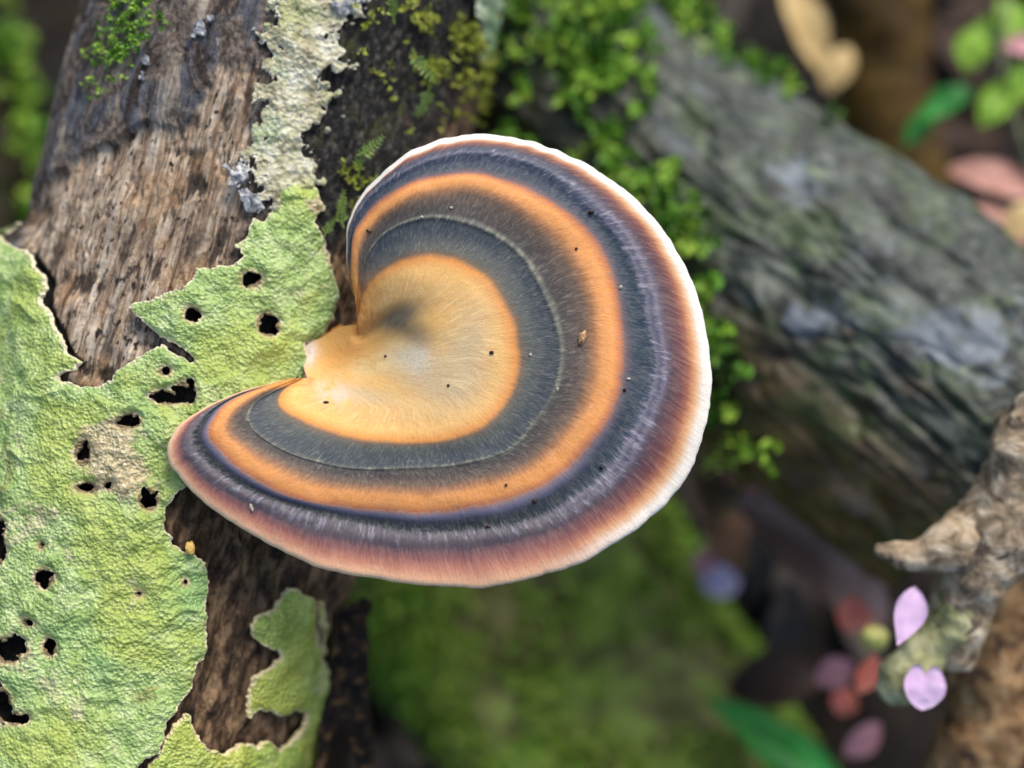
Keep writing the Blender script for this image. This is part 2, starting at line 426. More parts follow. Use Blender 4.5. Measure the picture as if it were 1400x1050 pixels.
# ------------------------------------------------------------------ lichen sheets that follow a log
def sheet(log, poly, holes, step, seed, name, mat, label, cat='lichen', rough_edge=5.0, thick=0.085, bump_amp=0.05, lift=0.03, group=None, parent=None, eat=0.0, skirt=0.03):
    poly = np.asarray(poly, float)
    x0, y0 = poly.min(0) - 12; x1, y1 = poly.max(0) + 12
    xs, ys = np.arange(x0, x1, step), np.arange(y0, y1, step)
    def field(X, Y):
        p = col3(X / 100, Y / 100)
        f = poly_sdf(X, Y, poly) + rough_edge * fbm(p, 5.0, 4, 0.6, seed=seed)
        if eat: f = f - eat * np.maximum(fbm(p, 7.0, 4, 0.6, seed=seed + 9) - 0.12, 0)
        for hx, hy, rx, ry in holes:
            d = np.hypot((X - hx) / rx, (Y - hy) / ry)
            h = (d - 1) * min(rx, ry) + 0.32 * min(rx, ry) * fbm(p + hx, 9.0, 3, seed=seed + 1) * 2
            f = np.minimum(f, h)
        return f
    X, Y = np.meshgrid(xs, ys, indexing='ij')
    x, y, T = clip_grid(xs, ys, field(X, Y))
    f = field(x, y)
    hole_d = np.full(x.shape, 99.0)
    for hx, hy, rx, ry in holes:
        hole_d = np.minimum(hole_d, (np.hypot((x - hx) / rx, (y - hy) / ry) - 1) * min(rx, ry))
    z, th, hit = log.hit(x, y)
    g = col3(th * 2.7, z)
    near = sstep(14, 0, f)
    off = thick * (0.55 + 0.45 * sstep(0, 10, f)) + bump_amp * (fbm(g, 1.3, 3, seed=seed + 2) + 0.4) + 0.028 * fbm(g, 5.0, 3, seed=seed + 3) + 0.05 * np.maximum(fbm(g, 2.2, 2, seed=seed + 7), -0.2)
    wr = sstep(0.13, 0, np.abs(fbm(g, 0.8, 3, seed=seed + 5))); off = off + 0.03 * wr * sstep(0, 20, f)
    off = off + near * lift * np.clip(0.3 + 1.5 * fbm(g, 1.6, 3, seed=seed + 4), -0.3, 2) * sstep(6, 20, hole_d)
    off = np.maximum(off, 0.03)
    top = log.pt(z, th, off)
    n = len(x); be = boundary(T); bv = np.unique(be)
    remap = -np.ones(n, int); remap[bv] = n + np.arange(len(bv))
    low = log.pt(z[bv], th[bv], np.maximum(off[bv] - 0.055, skirt - 0.05))
    sk = np.stack([be[:, 0], be[:, 1], remap[be[:, 1]], remap[be[:, 0]]], -1)
    P = np.vstack([top, low])
    worn = np.clip(gauss(x, y, 165, 645, 60, 45, 0.5) + 0.8 * gauss(x, y, 150, 590, 50, 22) + 0.7 * gauss(x, y, 20, 900, 60, 50) + 0.6 * gauss(x, y, 70, 700, 40, 20) + 0.7 * gauss(x, y, 445, 345, 22, 40) + 0.8 * gauss(x, y, 430, 280, 30, 20), 0, 1)
    at = dict(worn=np.concatenate([worn, worn[bv]]), edge=np.concatenate([f, f[bv] * 0 - 1]), hole=np.concatenate([hole_d, hole_d[bv]]),
              gx=np.concatenate([th * 2.7, th[bv] * 2.7]), gz=np.concatenate([z, z[bv] + 0.02]))
    fn = np.cross(P[T[:, 1]] - P[T[:, 0]], P[T[:, 2]] - P[T[:, 0]])
    if fn[:, 2].sum() < 0: T = T[:, ::-1]
    return mk(name, P, [T, sk], mat, parent, at, label=label, cat=cat, group=group)

def mat_lichen(name, hi, mid, lo, yellow, rim, fine_scale=1.0, patch=None, patch2=None):
    m = NT(name); g = m.xyz(m.attr('gx'), m.attr('gz')); e, ho = m.attr('edge'), m.attr('hole')
    big = m.noise(g, 0.75, 4, 0.55, 0.3); med = m.noise(g, 3.2, 5, 0.6, 0.3); fine = m.noise(g, 17 * fine_scale, 4, 0.65); gran = m.voro(g, 24 * fine_scale)
    c = m.ramp(m.math('ADD', m.math('MULTIPLY', med, 0.55), m.math('MULTIPLY', fine, 0.45)), [(0.34, lo), (0.48, mid), (0.62, hi)])
    c = m.mix(m.rng(big, 0.46, 0.62, 0, 0.75), c, yellow)
    c = m.mix(m.rng(m.noise(g, 1.3, 6, 0.7, 0.8), 0.56, 0.68, 0, 0.75), c, patch or lin(214, 204, 160)); c = m.mix(m.rng(m.noise(g, 1.0, 6, 0.7, 1.2), 0.60, 0.68, 0, 0.6), c, patch2 or lin(132, 122, 64))
    c = m.mix(m.rng(m.noise(g, 5.0, 4, 0.6), 0.66, 0.74, 0, 0.7), c, lin(120, 96, 40))
    c = m.mix(m.rng(m.voro(g, 11 * fine_scale), 0.16, 0.05, 0, 0.55), c, m.mix(0.6, c, lin(250, 250, 220)))  # small bright specks, glitter painted into the colour
    c = m.mix(m.rng(m.noise(g, 0.55, 3, 0.5), 0.54, 0.66, 0, 0.6), c, m.mix(0.6, c, lin(134, 186, 120)))
    wo = m.math('ADD', m.attr('worn'), m.math('MULTIPLY', m.math('SUBTRACT', m.noise(g, 3.5, 6, 0.7, 0.6), 0.5), 1.6))
    c = m.mix(m.rng(wo, 0.45, 0.75, 0, 0.85), c, m.ramp(fine, [(0.35, lin(150, 122, 84)), (0.6, lin(226, 208, 170))]))
    en = m.math('ADD', e, m.math('MULTIPLY', m.math('SUBTRACT', m.noise(g, 6, 3), 0.5), 7.0))
    c = m.mix(m.rng(en, 3.2, 0.2, 0, 0.95), c, rim)
    hn = m.math('ADD', ho, m.math('MULTIPLY', m.math('SUBTRACT', m.noise(g, 5, 3), 0.5), 9.0))
    c = m.mix(m.rng(hn, 8.0, 2.0, 0, 0.5), c, lin(200, 176, 128)); c = m.mix(m.rng(hn, 2.2, 0.2, 0, 0.75), c, lin(96, 66, 42))
    wr = m.noise(m.mul(g, (5.5, 8.0, 1)), 1.0, 5, 0.6, 0.8)
    nrm = m.bump(m.math('ADD', m.math('MULTIPLY', wr, 0.75), m.math('ADD', m.math('MULTIPLY', fine, 0.55), m.math('MULTIPLY', gran, 0.6))), 0.62, 0.0010)
    return m.done(c, m.rng(fine, 0.35, 0.62, 0.6, 0.22), nrm, 0.55)

M_LICH = mat_lichen('green_lichen', lin(206, 222, 156), lin(160, 188, 106), lin(108, 138, 66), lin(178, 192, 88), lin(240, 228, 190))
M_LICH2 = mat_lichen('olive_lichen', lin(206, 220, 122), lin(166, 188, 84), lin(118, 142, 56), lin(186, 190, 84), lin(236, 218, 166))
M_CRUST = mat_lichen('tan_crust_lichen', lin(228, 226, 204), lin(184, 178, 142), lin(118, 106, 76), lin(168, 172, 104), lin(220, 216, 198), 0.7, lin(184, 204, 160), lin(110, 86, 60))
sheet(log1, LICHEN_MAIN, HOLES_MAIN, 2.6, 11, 'leafy_lichen', M_LICH, 'large pale green lichen sheet with black holes on the log beside the fungus')
sheet(log1, LICHEN_LOW, [(431, 845, 2, 16), (436, 870, 1.5, 10)], 2.6, 12, 'leafy_lichen', M_LICH2, 'olive lichen patch on dark bark below the fungus cap', thick=0.07, bump_amp=0.03)
sheet(log1, CRUST, [], 2.4, 13, 'crusty_lichen', M_CRUST, 'tan and white crusty lichen strip above the green lichen', thick=0.045, bump_amp=0.03, rough_edge=26, eat=18)

M_PALE = mat_lichen('pale_grey_lichen', lin(196, 212, 186), lin(150, 172, 142), lin(96, 116, 84), lin(160, 166, 90), lin(206, 214, 190), 0.8)
sheet(log1, [(636, -60), (644, 20), (650, 50), (662, 84), (676, 70), (684, 30), (690, -20), (694, -60)], [], 2.6, 14, 'crusty_lichen', M_PALE, 'pale grey green lichen patch beside the yellow green moss', thick=0.06, rough_edge=12, eat=30)

# ------------------------------------------------------------------ bracket fungus
CONT = [
 (-0.30, [(487, 444), (466, 447), (440, 461), (417, 474), (414, 492), (416, 505), (420, 517)]),
 (-0.12, [(489, 461), (478, 472), (465, 486), (448, 502), (424, 517)]),
 (0.0, [(490, 457), (512, 452), (530, 462), (540, 485), (525, 505), (490, 515), (455, 518), (425, 517)]),
 (0.18, [(490, 452), (515, 425), (550, 405), (590, 400), (625, 425), (645, 470), (635, 520), (600, 548), (550, 560), (490, 555), (440, 540), (421, 517)]),
 (0.34, [(489, 445), (497, 405), (510, 385), (533, 367), (563, 354), (600, 352), (640, 364), (668, 386), (688, 415), (701, 450), (706, 490), (700, 527), (685, 556), (660, 580), (630, 595), (590, 602), (540, 603), (490, 598), (445, 585), (405, 568), (383, 552), (388, 534), (417, 517)]),
 (0.52, [(488, 430), (491, 395), (497, 365), (508, 340), (526, 320), (555, 305), (589, 298), (621, 302), (653, 311), (685, 328), (717, 356), (742, 401), (759, 444), (766, 483), (759, 526), (740, 562), (709, 602), (680, 620), (625, 634), (563, 638), (500, 640), (455, 635), (400, 620), (360, 598), (340, 575), (345, 555), (365, 540), (412, 517)]),
 (0.64, [(487, 420), (489, 380), (494, 345), (506, 320), (525, 300), (555, 282), (590, 272), (631, 268), (665, 274), (700, 293), (735, 320), (770, 360), (790, 405), (798, 450), (800, 490), (793, 530), (778, 565), (750, 600), (705, 635), (640, 655), (580, 662), (500, 659), (440, 650), (390, 632), (345, 608), (322, 588), (322, 570), (340, 552), (365, 536), (407, 517)]),
 (0.72, [(486, 412), (485, 380), (486, 350), (492, 320), (507, 303), (524, 284), (556, 263), (589, 252), (631, 245), (664, 249), (700, 265), (744, 287), (787, 326), (809, 362), (822, 401), (830, 444), (833, 487), (829, 525), (818, 557), (798, 588), (751, 637), (694, 666), (637, 681), (580, 687), (506, 682), (434, 672), (391, 660), (349, 637), (320, 614), (299, 592), (306, 571), (320, 554), (349, 537), (391, 523), (405, 517)]),
 (0.78, [(485, 405), (481, 380), (480, 350), (484, 318), (497, 298), (515, 276), (550, 254), (585, 243), (631, 236), (668, 239), (710, 253), (760, 278), (805, 315), (830, 355), (843, 400), (851, 444), (855, 487), (850, 530), (838, 565), (815, 600), (765, 650), (700, 682), (640, 696), (580, 702), (500, 697), (425, 686), (380, 673), (335, 648), (303, 620), (284, 594), (292, 572), (308, 552), (340, 536), (385, 522), (403, 517)]),
 (0.88, [(484, 402), (478, 380), (477, 350), (480, 315), (490, 292), (508, 268), (542, 243), (580, 225), (625, 214), (665, 213), (701, 221), (744, 237), (808, 288), (845, 328), (865, 370), (875, 401), (885, 444), (894, 485), (890, 530), (873, 570), (845, 620), (823, 651), (780, 683), (723, 714), (651, 726), (580, 729), (506, 720), (420, 699), (349, 676), (291, 640), (262, 605), (270, 583), (290, 560), (330, 538), (375, 525), (402, 517)]),
 (0.94, [(483, 401), (476.5, 380), (475.5, 350), (478, 310), (487, 287), (505, 262), (538, 235), (577, 215), (625, 203), (668, 201), (708, 208), (755, 226), (820, 268), (870, 318), (895, 365), (908, 405), (916, 444), (921, 485), (918, 530), (905, 580), (880, 630), (850, 665), (800, 703), (740, 732), (660, 748), (580, 752), (500, 745), (420, 725), (345, 693), (280, 655), (249, 615), (252, 590), (280, 562), (325, 539), (368, 526), (401, 517)]),
 (1.0, [(482, 400), (476, 375), (474, 345), (475, 318), (481, 294), (497, 268), (520, 245), (548, 222), (580, 203), (620, 192), (665, 189), (715, 196), (760, 211), (800, 229), (840, 256), (880, 290), (915, 335), (940, 385), (957, 440), (965, 490), (966, 540), (955, 600), (938, 645), (920, 670), (885, 705), (840, 738), (790, 766), (740, 782), (680, 795), (630, 798), (580, 795), (520, 787), (460, 777), (400, 755), (340, 722), (290, 690), (255, 655), (235, 625), (233, 605), (245, 585), (275, 562), (320, 540), (360, 527), (400, 517)]),
]
NS, NTT = 460, 230
TK = np.array([c[0] for c in CONT]); CR = np.stack([resample(c[1], NS, smooth=6) for c in CONT])   # k, s, 2
tt = np.linspace(-0.30, 1.0, NTT)
kk = np.clip(np.searchsorted(TK, tt, side='right') - 1, 0, len(TK) - 2)
fr = ((tt - TK[kk]) / (TK[kk + 1] - TK[kk]))[:, None, None]
CP = CR[kk] * (1 - fr) + CR[kk + 1] * fr                       # t, s, 2 in pixels
# slightly scalloped margin
ss = np.linspace(0, 1, NS)
cen = np.array([600, 500.0]); out = CP[-1] - cen; out /= np.linalg.norm(out, axis=1)[:, None]
scal = 2.6 * fbm(col3(ss * 60, 0 * ss), 1.0, 3, seed=20) * sstep(0, 0.05, ss) * sstep(1, 0.95, ss)
CP = CP + (sstep(0.8, 1.0, tt)[:, None] * scal[None])[..., None] * out[None]

def cap_w(x, y, t):
    X, Y = (x - 640) * K, (500 - y) * K
    w = 0.05 - 0.10 * Y - 0.02 * X
    att = np.hypot((x - 438) * 0.85, (y - 488) * 1.15) * K
    w = w - 0.76 * np.exp(-(att / 0.75) ** 2)
    w = w - 0.20 * sstep(0.8, 0.0, (x - 474) * K) * sstep(500, 400, y)
    w = w - 0.13 * np.clip((t - 0.72) / 0.28, 0, 1) ** 2
    w = w + 0.03 * np.exp(-((t - 0.70) / 0.06) ** 2) + 0.02 * np.exp(-((t - 0.525) / 0.012) ** 2) - 0.03 * np.exp(-((t - 0.84) / 0.035) ** 2) + 0.018 * np.exp(-((t - 0.905) / 0.02) ** 2) - 0.02 * np.exp(-((t - 0.45) / 0.06) ** 2)
    # crease running in from the sinus
    d = np.abs((x - 487) * 0.55 + (y - 462) * 0.83); along = (x - 487) * 0.83 - (y - 462) * 0.55
    w = w - 0.10 * np.exp(-(d / 9) ** 2) * sstep(-10, 10, along) * sstep(95, 20, along)
    w = w + 0.05 * fbm(col3(X * 0.6, Y * 0.6), 1.0, 3, seed=21) + 0.006 * fbm(col3(X * 4, Y * 4), 1.0, 3, seed=22)
    return w
Tg = np.repeat(tt[:, None], NS, 1); Sg = np.repeat(ss[None], NTT, 0)
Wc = cap_w(CP[..., 0], CP[..., 1], Tg)
Wc = Wc + 0.0025 * fbm(col3(Sg * 260, Tg * 5), 1.0, 3, seed=23) * sstep(0.2, 0.4, Tg)
# rounded margin
rim_rows, rim_t = [], []
for k, (ow, dw) in enumerate([(2.6, 0.010), (4.6, 0.026), (5.6, 0.050), (4.4, 0.085), (-2.0, 0.115)]):
    rim_rows.append(np.concatenate([CP[-1] + out * (ow * sstep(0.0, 0.10, ss))[:, None], (Wc[-1] - dw * (0.3 + 0.7 * sstep(0.0, 0.10, ss)))[:, None]], -1)); rim_t.append(1.01 + 0.012 * k)
rows = np.concatenate([np.concatenate([CP, Wc[..., None]], -1), np.stack(rim_rows)])
CAPV = PX(rows[..., 0], rows[..., 1], rows[..., 2])
TA = np.concatenate([Tg, np.repeat(np.array(rim_t)[:, None], NS, 1)]); SA = np.concatenate([Sg, np.repeat(ss[None], len(rim_t), 0)])
bx, by = rows[..., 0], rows[..., 1]
arc = np.concatenate([[0], np.cumsum(np.linalg.norm(np.diff(CP[-1], axis=0), axis=1))]) / 100
blob = lambda x, y, rx, ry, a=0.0: np.exp(-(((bx - x) * math.cos(a) + (by - y) * math.sin(a)) / rx) ** 2 - ((-(bx - x) * math.sin(a) + (by - y) * math.cos(a)) / ry) ** 2)
at = dict(t=TA, s=SA * 40, cx=(bx - 640) * K, cy=(by - 500) * K,
          smudge_shade=np.clip(blob(545, 432, 42, 17, -0.5) + 0.7 * blob(565, 455, 28, 16, 0.2), 0, 1),
          pale=np.clip(blob(572, 488, 18, 24) * 0.9 + blob(548, 490, 26, 18) * 0.8, 0, 1),
          tan=np.clip(blob(600, 520, 60, 40, 0.2) + blob(640, 470, 28, 60, 0.3) * 0.9 + blob(500, 540, 40, 14, 0.3), 0, 1),
          bot=sstep(900, 700, bx - 0.15 * (by - 700)) * (by > 500), top=sstep(860, 760, bx) * (by < 450), sinus=np.clip(1.1 * sstep(0.045, 0.012, SA) * sstep(330, 400, by) * (TA < 0.9) + 1.1 * sstep(0.962, 0.985, SA) * (TA < 0.97) + blob(497, 425, 22, 38, 0.1) + blob(470, 485, 34, 20, -0.7) * 0.9, 0, 1), white=np.clip(1.3 * blob(420, 484, 13, 18, 0.3), 0, 1), cream=np.clip(blob(505, 500, 44, 16, -0.2) + 0.6 * blob(545, 470, 18, 10), 0, 1), scar=np.clip(blob(458, 537, 26, 14, 0.3) * 1.2, 0, 1))

def mat_cap():
    m = NT('zoned_bracket_cap'); t, s = m.attr('t'), m.attr('s'); bot, top = m.attr('bot'), m.attr('top')
    P2 = m.xyz(m.attr('cx'), m.attr('cy'))
    fibv = m.xyz(m.math('MULTIPLY', s, 9.0), m.math('MULTIPLY', t, 24.0)); fib = m.noise(fibv, 1.0, 5, 0.62, 0.9)
    fibv2 = m.xyz(m.math('MULTIPLY', s, 4.0), m.math('MULTIPLY', t, 5.0)); fib2 = m.noise(fibv2, 1.0, 4, 0.6)
    wob = m.noise(m.xyz(m.math('MULTIPLY', s, 0.5), m.math('MULTIPLY', t, 2.0)), 1.0, 3, 0.5)
    fine = m.noise(P2, 30, 4, 0.7); mott = m.noise(P2, 5, 4, 0.6)
    j = m.math('ADD', m.math('MULTIPLY', m.math('SUBTRACT', fib, 0.5), 0.034), m.math('MULTIPLY', m.math('SUBTRACT', wob, 0.5), 0.03))
    inner = m.rng(t, 0.92, 0.99, 1.0, 0.15)
    tj = m.math('ADD', t, m.math('MULTIPLY', j, inner))
    body = [(0.0, lin(240, 182, 92)), (0.10, lin(238, 186, 104)), (0.22, lin(228, 180, 110)), (0.29, lin(240, 186, 108)), (0.335, lin(230, 152, 74)), (0.362, lin(110, 92, 74)), (0.39, lin(84, 88, 84)),
            (0.47, lin(58, 68, 76)), (0.508, lin(62, 70, 76)), (0.527, lin(92, 94, 86)), (0.55, lin(70, 66, 64)), (0.60, lin(80, 70, 65)), (0.645, lin(106, 86, 71)), (0.674, lin(164, 114, 76)), (0.70, lin(222, 150, 84)), (0.738, lin(236, 158, 86)), (0.764, lin(204, 126, 76)), (0.787, lin(102, 86, 92)), (0.812, lin(50, 63, 77))]
    right = [(0.0, lin(46, 60, 74)), (0.22, lin(48, 66, 80)), (0.28, lin(72, 80, 96)), (0.32, lin(116, 112, 128)), (0.38, lin(78, 80, 98)), (0.45, lin(112, 106, 122)), (0.50, lin(86, 76, 90)), (0.55, lin(82, 62, 72)), (0.66, lin(110, 66, 66)), (0.72, lin(156, 94, 72)), (0.77, lin(208, 146, 98)), (0.81, lin(228, 184, 142)), (0.858, lin(240, 230, 214)), (1.0, lin(244, 238, 226))]
    T2 = lambda t_: (t_ - 0.77) / 0.30
    lower = [(T2(t_), c_) for t_, c_ in [(0.77, lin(206, 134, 88)), (0.79, lin(142, 124, 130)), (0.805, lin(112, 108, 132)), (0.825, lin(60, 64, 78)), (0.845, lin(28, 38, 46)), (0.868, lin(34, 44, 52)), (0.886, lin(98, 94, 100)), (0.915, lin(116, 104, 106)), (0.937, lin(104, 84, 90)), (0.957, lin(150, 96, 90)), (0.978, lin(206, 138, 110)), (1.0, lin(242, 188, 146)), (1.012, lin(248, 214, 176)), (1.06, lin(220, 168, 126))]]
    upper = [(0.0, lin(50, 62, 78)), (0.30, lin(60, 72, 90)), (0.42, lin(92, 94, 110)), (0.50, lin(64, 72, 90)), (0.62, lin(80, 72, 84)), (0.73, lin(136, 84, 68)), (0.82, lin(206, 150, 112)), (0.87, lin(238, 230, 216)), (1.0, lin(242, 238, 228))]
    cb = m.ramp(tj, body)
    q = m.rng(tj, 0.828, 1.02, 0, 1, smooth=False)
    co = m.mix(top, m.ramp(q, right), m.ramp(q, upper))
    c = m.mix(m.rng(tj, 0.818, 0.83), cb, co)
    q2 = m.rng(tj, 0.77, 1.07, 0, 1, smooth=False)
    c = m.mix(m.math('MULTIPLY', bot, m.rng(tj, 0.768, 0.778)), c, m.ramp(q2, lower))
    # pale silky fibrils over the outer dark zone
    f3 = m.noise(m.xyz(m.math('MULTIPLY', s, 7.0), m.math('MULTIPLY', t, 16.0)), 1.0, 3, 0.6)
    zone = m.math('MULTIPLY', m.rng(tj, 0.855, 0.885), m.rng(tj, 0.945, 0.915))
    c = m.mix(m.math('MULTIPLY', m.math('MULTIPLY', zone, m.rng(f3, 0.50, 0.66)), m.rng(mott, 0.35, 0.6, 0.15, 0.6)), c, lin(178, 172, 184))
    zone2 = m.math('MULTIPLY', m.rng(t, 0.36, 0.40), m.rng(t, 0.66, 0.58))
    c = m.mix(m.math('MULTIPLY', m.math('MULTIPLY', zone2, m.rng(fib, 0.54, 0.72)), m.rng(mott, 0.4, 0.65, 0.1, 0.4)), c, lin(150, 150, 142))
    tw = m.math('ADD', tj, m.math('MULTIPLY', m.math('SUBTRACT', mott, 0.5), 0.03))
    z3 = m.math('MULTIPLY', m.math('MULTIPLY', m.rng(tw, 0.512, 0.525), m.rng(tw, 0.552, 0.532)), m.rng(mott, 0.36, 0.56, 0.25, 1.0))
    c = m.mix(m.math('MULTIPLY', z3, m.rng(fib2, 0.44, 0.64, 0.0, 0.6)), c, lin(160, 156, 134))
    # centre
    c = m.mix(m.math('MULTIPLY', m.attr('tan'), 0.8), c, lin(200, 180, 142))
    c = m.mix(m.math('MULTIPLY', m.attr('pale'), m.rng(fine, 0.35, 0.6, 0.45, 1.0)), c, lin(206, 204, 188))
    wisp = m.noise(m.xyz(m.math('MULTIPLY', s, 3.0), m.math('MULTIPLY', t, 9.0)), 1.0, 5, 0.65, 0.6)
    inz = m.rng(t, 0.33, 0.22)
    c = m.mix(m.math('MULTIPLY', inz, m.rng(wisp, 0.50, 0.68, 0, 0.5)), c, lin(246, 218, 160)); c = m.mix(m.math('MULTIPLY', inz, m.rng(wisp, 0.46, 0.30, 0, 0.4)), c, lin(206, 136, 72))
    c = m.mix(m.math('MULTIPLY', m.attr('cream'), m.rng(mott, 0.35, 0.55, 0.3, 0.9)), c, lin(250, 222, 160))
    c = m.mix(m.math('MULTIPLY', m.attr('sinus'), 0.8), c, m.ramp(wisp, [(0.35, lin(204, 124, 48)), (0.6, lin(242, 176, 90))]))
    c = m.mix(m.attr('white'), c, m.ramp(mott, [(0.35, lin(206, 178, 152)), (0.6, lin(240, 224, 206))]))
    c = m.mix(m.math('MULTIPLY', m.attr('smudge_shade'), 0.95), c, lin(92, 88, 76))  # grey smudge, with the crease's shading put into its colour
    c = m.mix(m.math('MULTIPLY', m.attr('scar'), m.rng(mott, 0.4, 0.55)), c, lin(222, 200, 176))
    # grain
    c = m.mix(m.rng(fib, 0.38, 0.70, 0.0, 0.14), c, m.mix(0.5, c, lin(255, 240, 215)))
    c = m.mix(m.rng(fine, 0.52, 0.32, 0.0, 0.28), c, m.mix(0.5, c, lin(30, 24, 20)))
    h = m.math('ADD', m.math('MULTIPLY', fib, 1.0), m.math('ADD', m.math('MULTIPLY', fine, 0.45), m.math('MULTIPLY', f3, m.math('MULTIPLY', zone, 0.8))))
    nrm = m.bump(h, 0.38, 0.00024)
    return m.done(c, 0.62, nrm, 0.3, Sheen_Weight=0.0)

fungus = empty('bracket_fungus', PX(455, 488, -0.9), 'kidney-shaped bracket fungus with orange and slate concentric bands on the log', 'fungus')
fl = grid_faces(len(rows), NS)
fn = np.cross(CAPV.reshape(-1, 3)[fl[:, 1]] - CAPV.reshape(-1, 3)[fl[:, 0]], CAPV.reshape(-1, 3)[fl[:, 2]] - CAPV.reshape(-1, 3)[fl[:, 0]])
if fn[:, 2].sum() < 0: fl = fl[:, ::-1]
mk('cap', CAPV.reshape(-1, 3), fl, mat_cap(), fungus, {k: v.ravel() for k, v in at.items()}, label='banded cap with a white margin')
# pore surface below
bt = np.linspace(1.0, -0.12, 40); bi = np.searchsorted(tt, bt - 1e-6).clip(0, NTT - 1)
bp = CP[bi][:, ::4]; bw = Wc[bi][:, ::4] - (0.112 + 0.22 * sstep(1.0, 0.1, bt))[:, None]
bp = bp - out[None, ::4] * (2.2 * (bt > 0.99))[:, None, None]
UND = PX(bp[..., 0], bp[..., 1], bw)
m = NT('cream_pores'); pv = m.cm(); po = m.voro(pv, 22)
M_PORE = m.done(m.mix(m.rng(po, 0.1, 0.4), lin(150, 120, 84), lin(232, 214, 178)), 0.8, m.bump(po, 0.5, 0.0004), 0.2)
mk('pore_surface', UND.reshape(-1, 3), grid_faces(40, bp.shape[1]), M_PORE, fungus)
# foot joining the cap to the log
FOOT = [(492, 438), (508, 462), (480, 505), (440, 524), (416, 521), (411, 512), (415, 492), (413, 474), (424, 464), (438, 461), (455, 449), (466, 443), (472, 449), (482, 441)]
fx, fy = np.arange(400, 520, 2.0), np.arange(425, 535, 2.0)
X, Y = np.meshgrid(fx, fy, indexing='ij')
x, y, T = clip_grid(fx, fy, poly_sdf(X, Y, FOOT) + 3 * fbm(col3(X / 30, Y / 30), 1.0, 3, seed=30))
sd = poly_sdf(x, y, FOOT)
z, th, hit = log1.hit(x, y); lw = log1.pt(z, th, np.full(len(z), 0.10))[:, 2]
cw = cap_w(x, y, np.full(len(x), 0.0))
dl = -((x - 489) * 56 - (y - 461) * (-65)) / 85.8; f = 1 - sstep(-4, 46, dl)
ww = lw * (1 - f) + (cw - 0.04) * f + 0.03 * sstep(0, 12, sd) * (1 - f) - 0.06 + 0.03 * fbm(col3(x / 16, y / 16), 1.0, 3, seed=31)
if True:
    V = PX(x, y, ww); be = boundary(T); bv = np.unique(be); rm = -np.ones(len(x), int); rm[bv] = len(x) + np.arange(len(bv))
    V2 = PX(x[bv], y[bv], ww[bv] - 0.35)
    sk = np.stack([be[:, 0], be[:, 1], rm[be[:, 1]], rm[be[:, 0]]], -1)
    wht = np.clip(sstep(432, 418, x) + 0.8 * sstep(16, 3, np.hypot((x - 432) * 0.8, y - 478)), 0, 1)
    m = NT('orange_foot'); c = m.mix(m.attr('white'), m.ramp(m.noise(m.cm(), 6, 4), [(0.35, lin(214, 140, 62)), (0.6, lin(240, 180, 98))]), lin(240, 222, 202))
    M_FOOT = m.done(c, 0.65, m.bump(m.noise(m.cm(), 14, 4), 0.5, 0.0005), 0.3)
    mk('foot', np.vstack([V, V2]), [T, sk], M_FOOT, fungus, dict(white=np.concatenate([wht, wht[bv]])))

# ------------------------------------------------------------------ forest floor
def ground_w(u, v):   # view depth of the floor plane z=0
    return -(HGT + v * VV[2]) / VW[2]
gs = np.concatenate([np.linspace(-300, -34, 20), np.linspace(-32, 32, 200), np.linspace(34, 300, 20)])
GX, GY = np.meshgrid(gs, gs + 10, indexing='ij')
gz = 0.9 * fbm(col3(GX, GY), 0.12, 4, seed=40) + 0.35 * fbm(col3(GX, GY), 0.7, 4, seed=41)
gw = np.stack([GX, GY, gz], -1).reshape(-1, 3) * 0.01
m = NT('damp_forest_soil'); pv = m.cm(); n = m.noise(pv, 1.6, 7, 0.7); n2 = m.noise(pv, 0.35, 4, 0.6)
M_SOIL = m.done(m.mix(m.rng(n2, 0.5, 0.65, 0, 0.6), m.ramp(n, [(0.35, lin(10, 8, 7)), (0.55, lin(28, 21, 16)), (0.75, lin(60, 46, 34))]), lin(48, 40, 18)), 0.85, m.bump(n, 0.8, 0.004), 0.3)
gme = mesh_data('ground', gw, grid_faces(len(gs), len(gs)), M_SOIL)
go = bpy.data.objects.new('ground', gme); sc.collection.objects.link(go); go['kind'] = 'structure'
def ground_z(x, y):
    return 0.9 * fbm(col3(x, y), 0.12, 4, seed=40) + 0.35 * fbm(col3(x, y), 0.7, 4, seed=41)
def w2v(p):   # world cm -> view cm
    q = np.asarray(p, float) - VC
    return np.stack([q @ VU, q @ VV, q @ VW], -1)
def floor_at(px, py):
    """where the ray of a photo pixel meets the floor, in view cm"""
    o = to_world(np.array([0, 0, D])) * 100; d = to_world(PX(px, py, 0.0)) * 100 - o
    t = (0 - o[2]) / d[2]; p = o + d * t
    p[2] = ground_z(p[0], p[1]); return w2v(p)

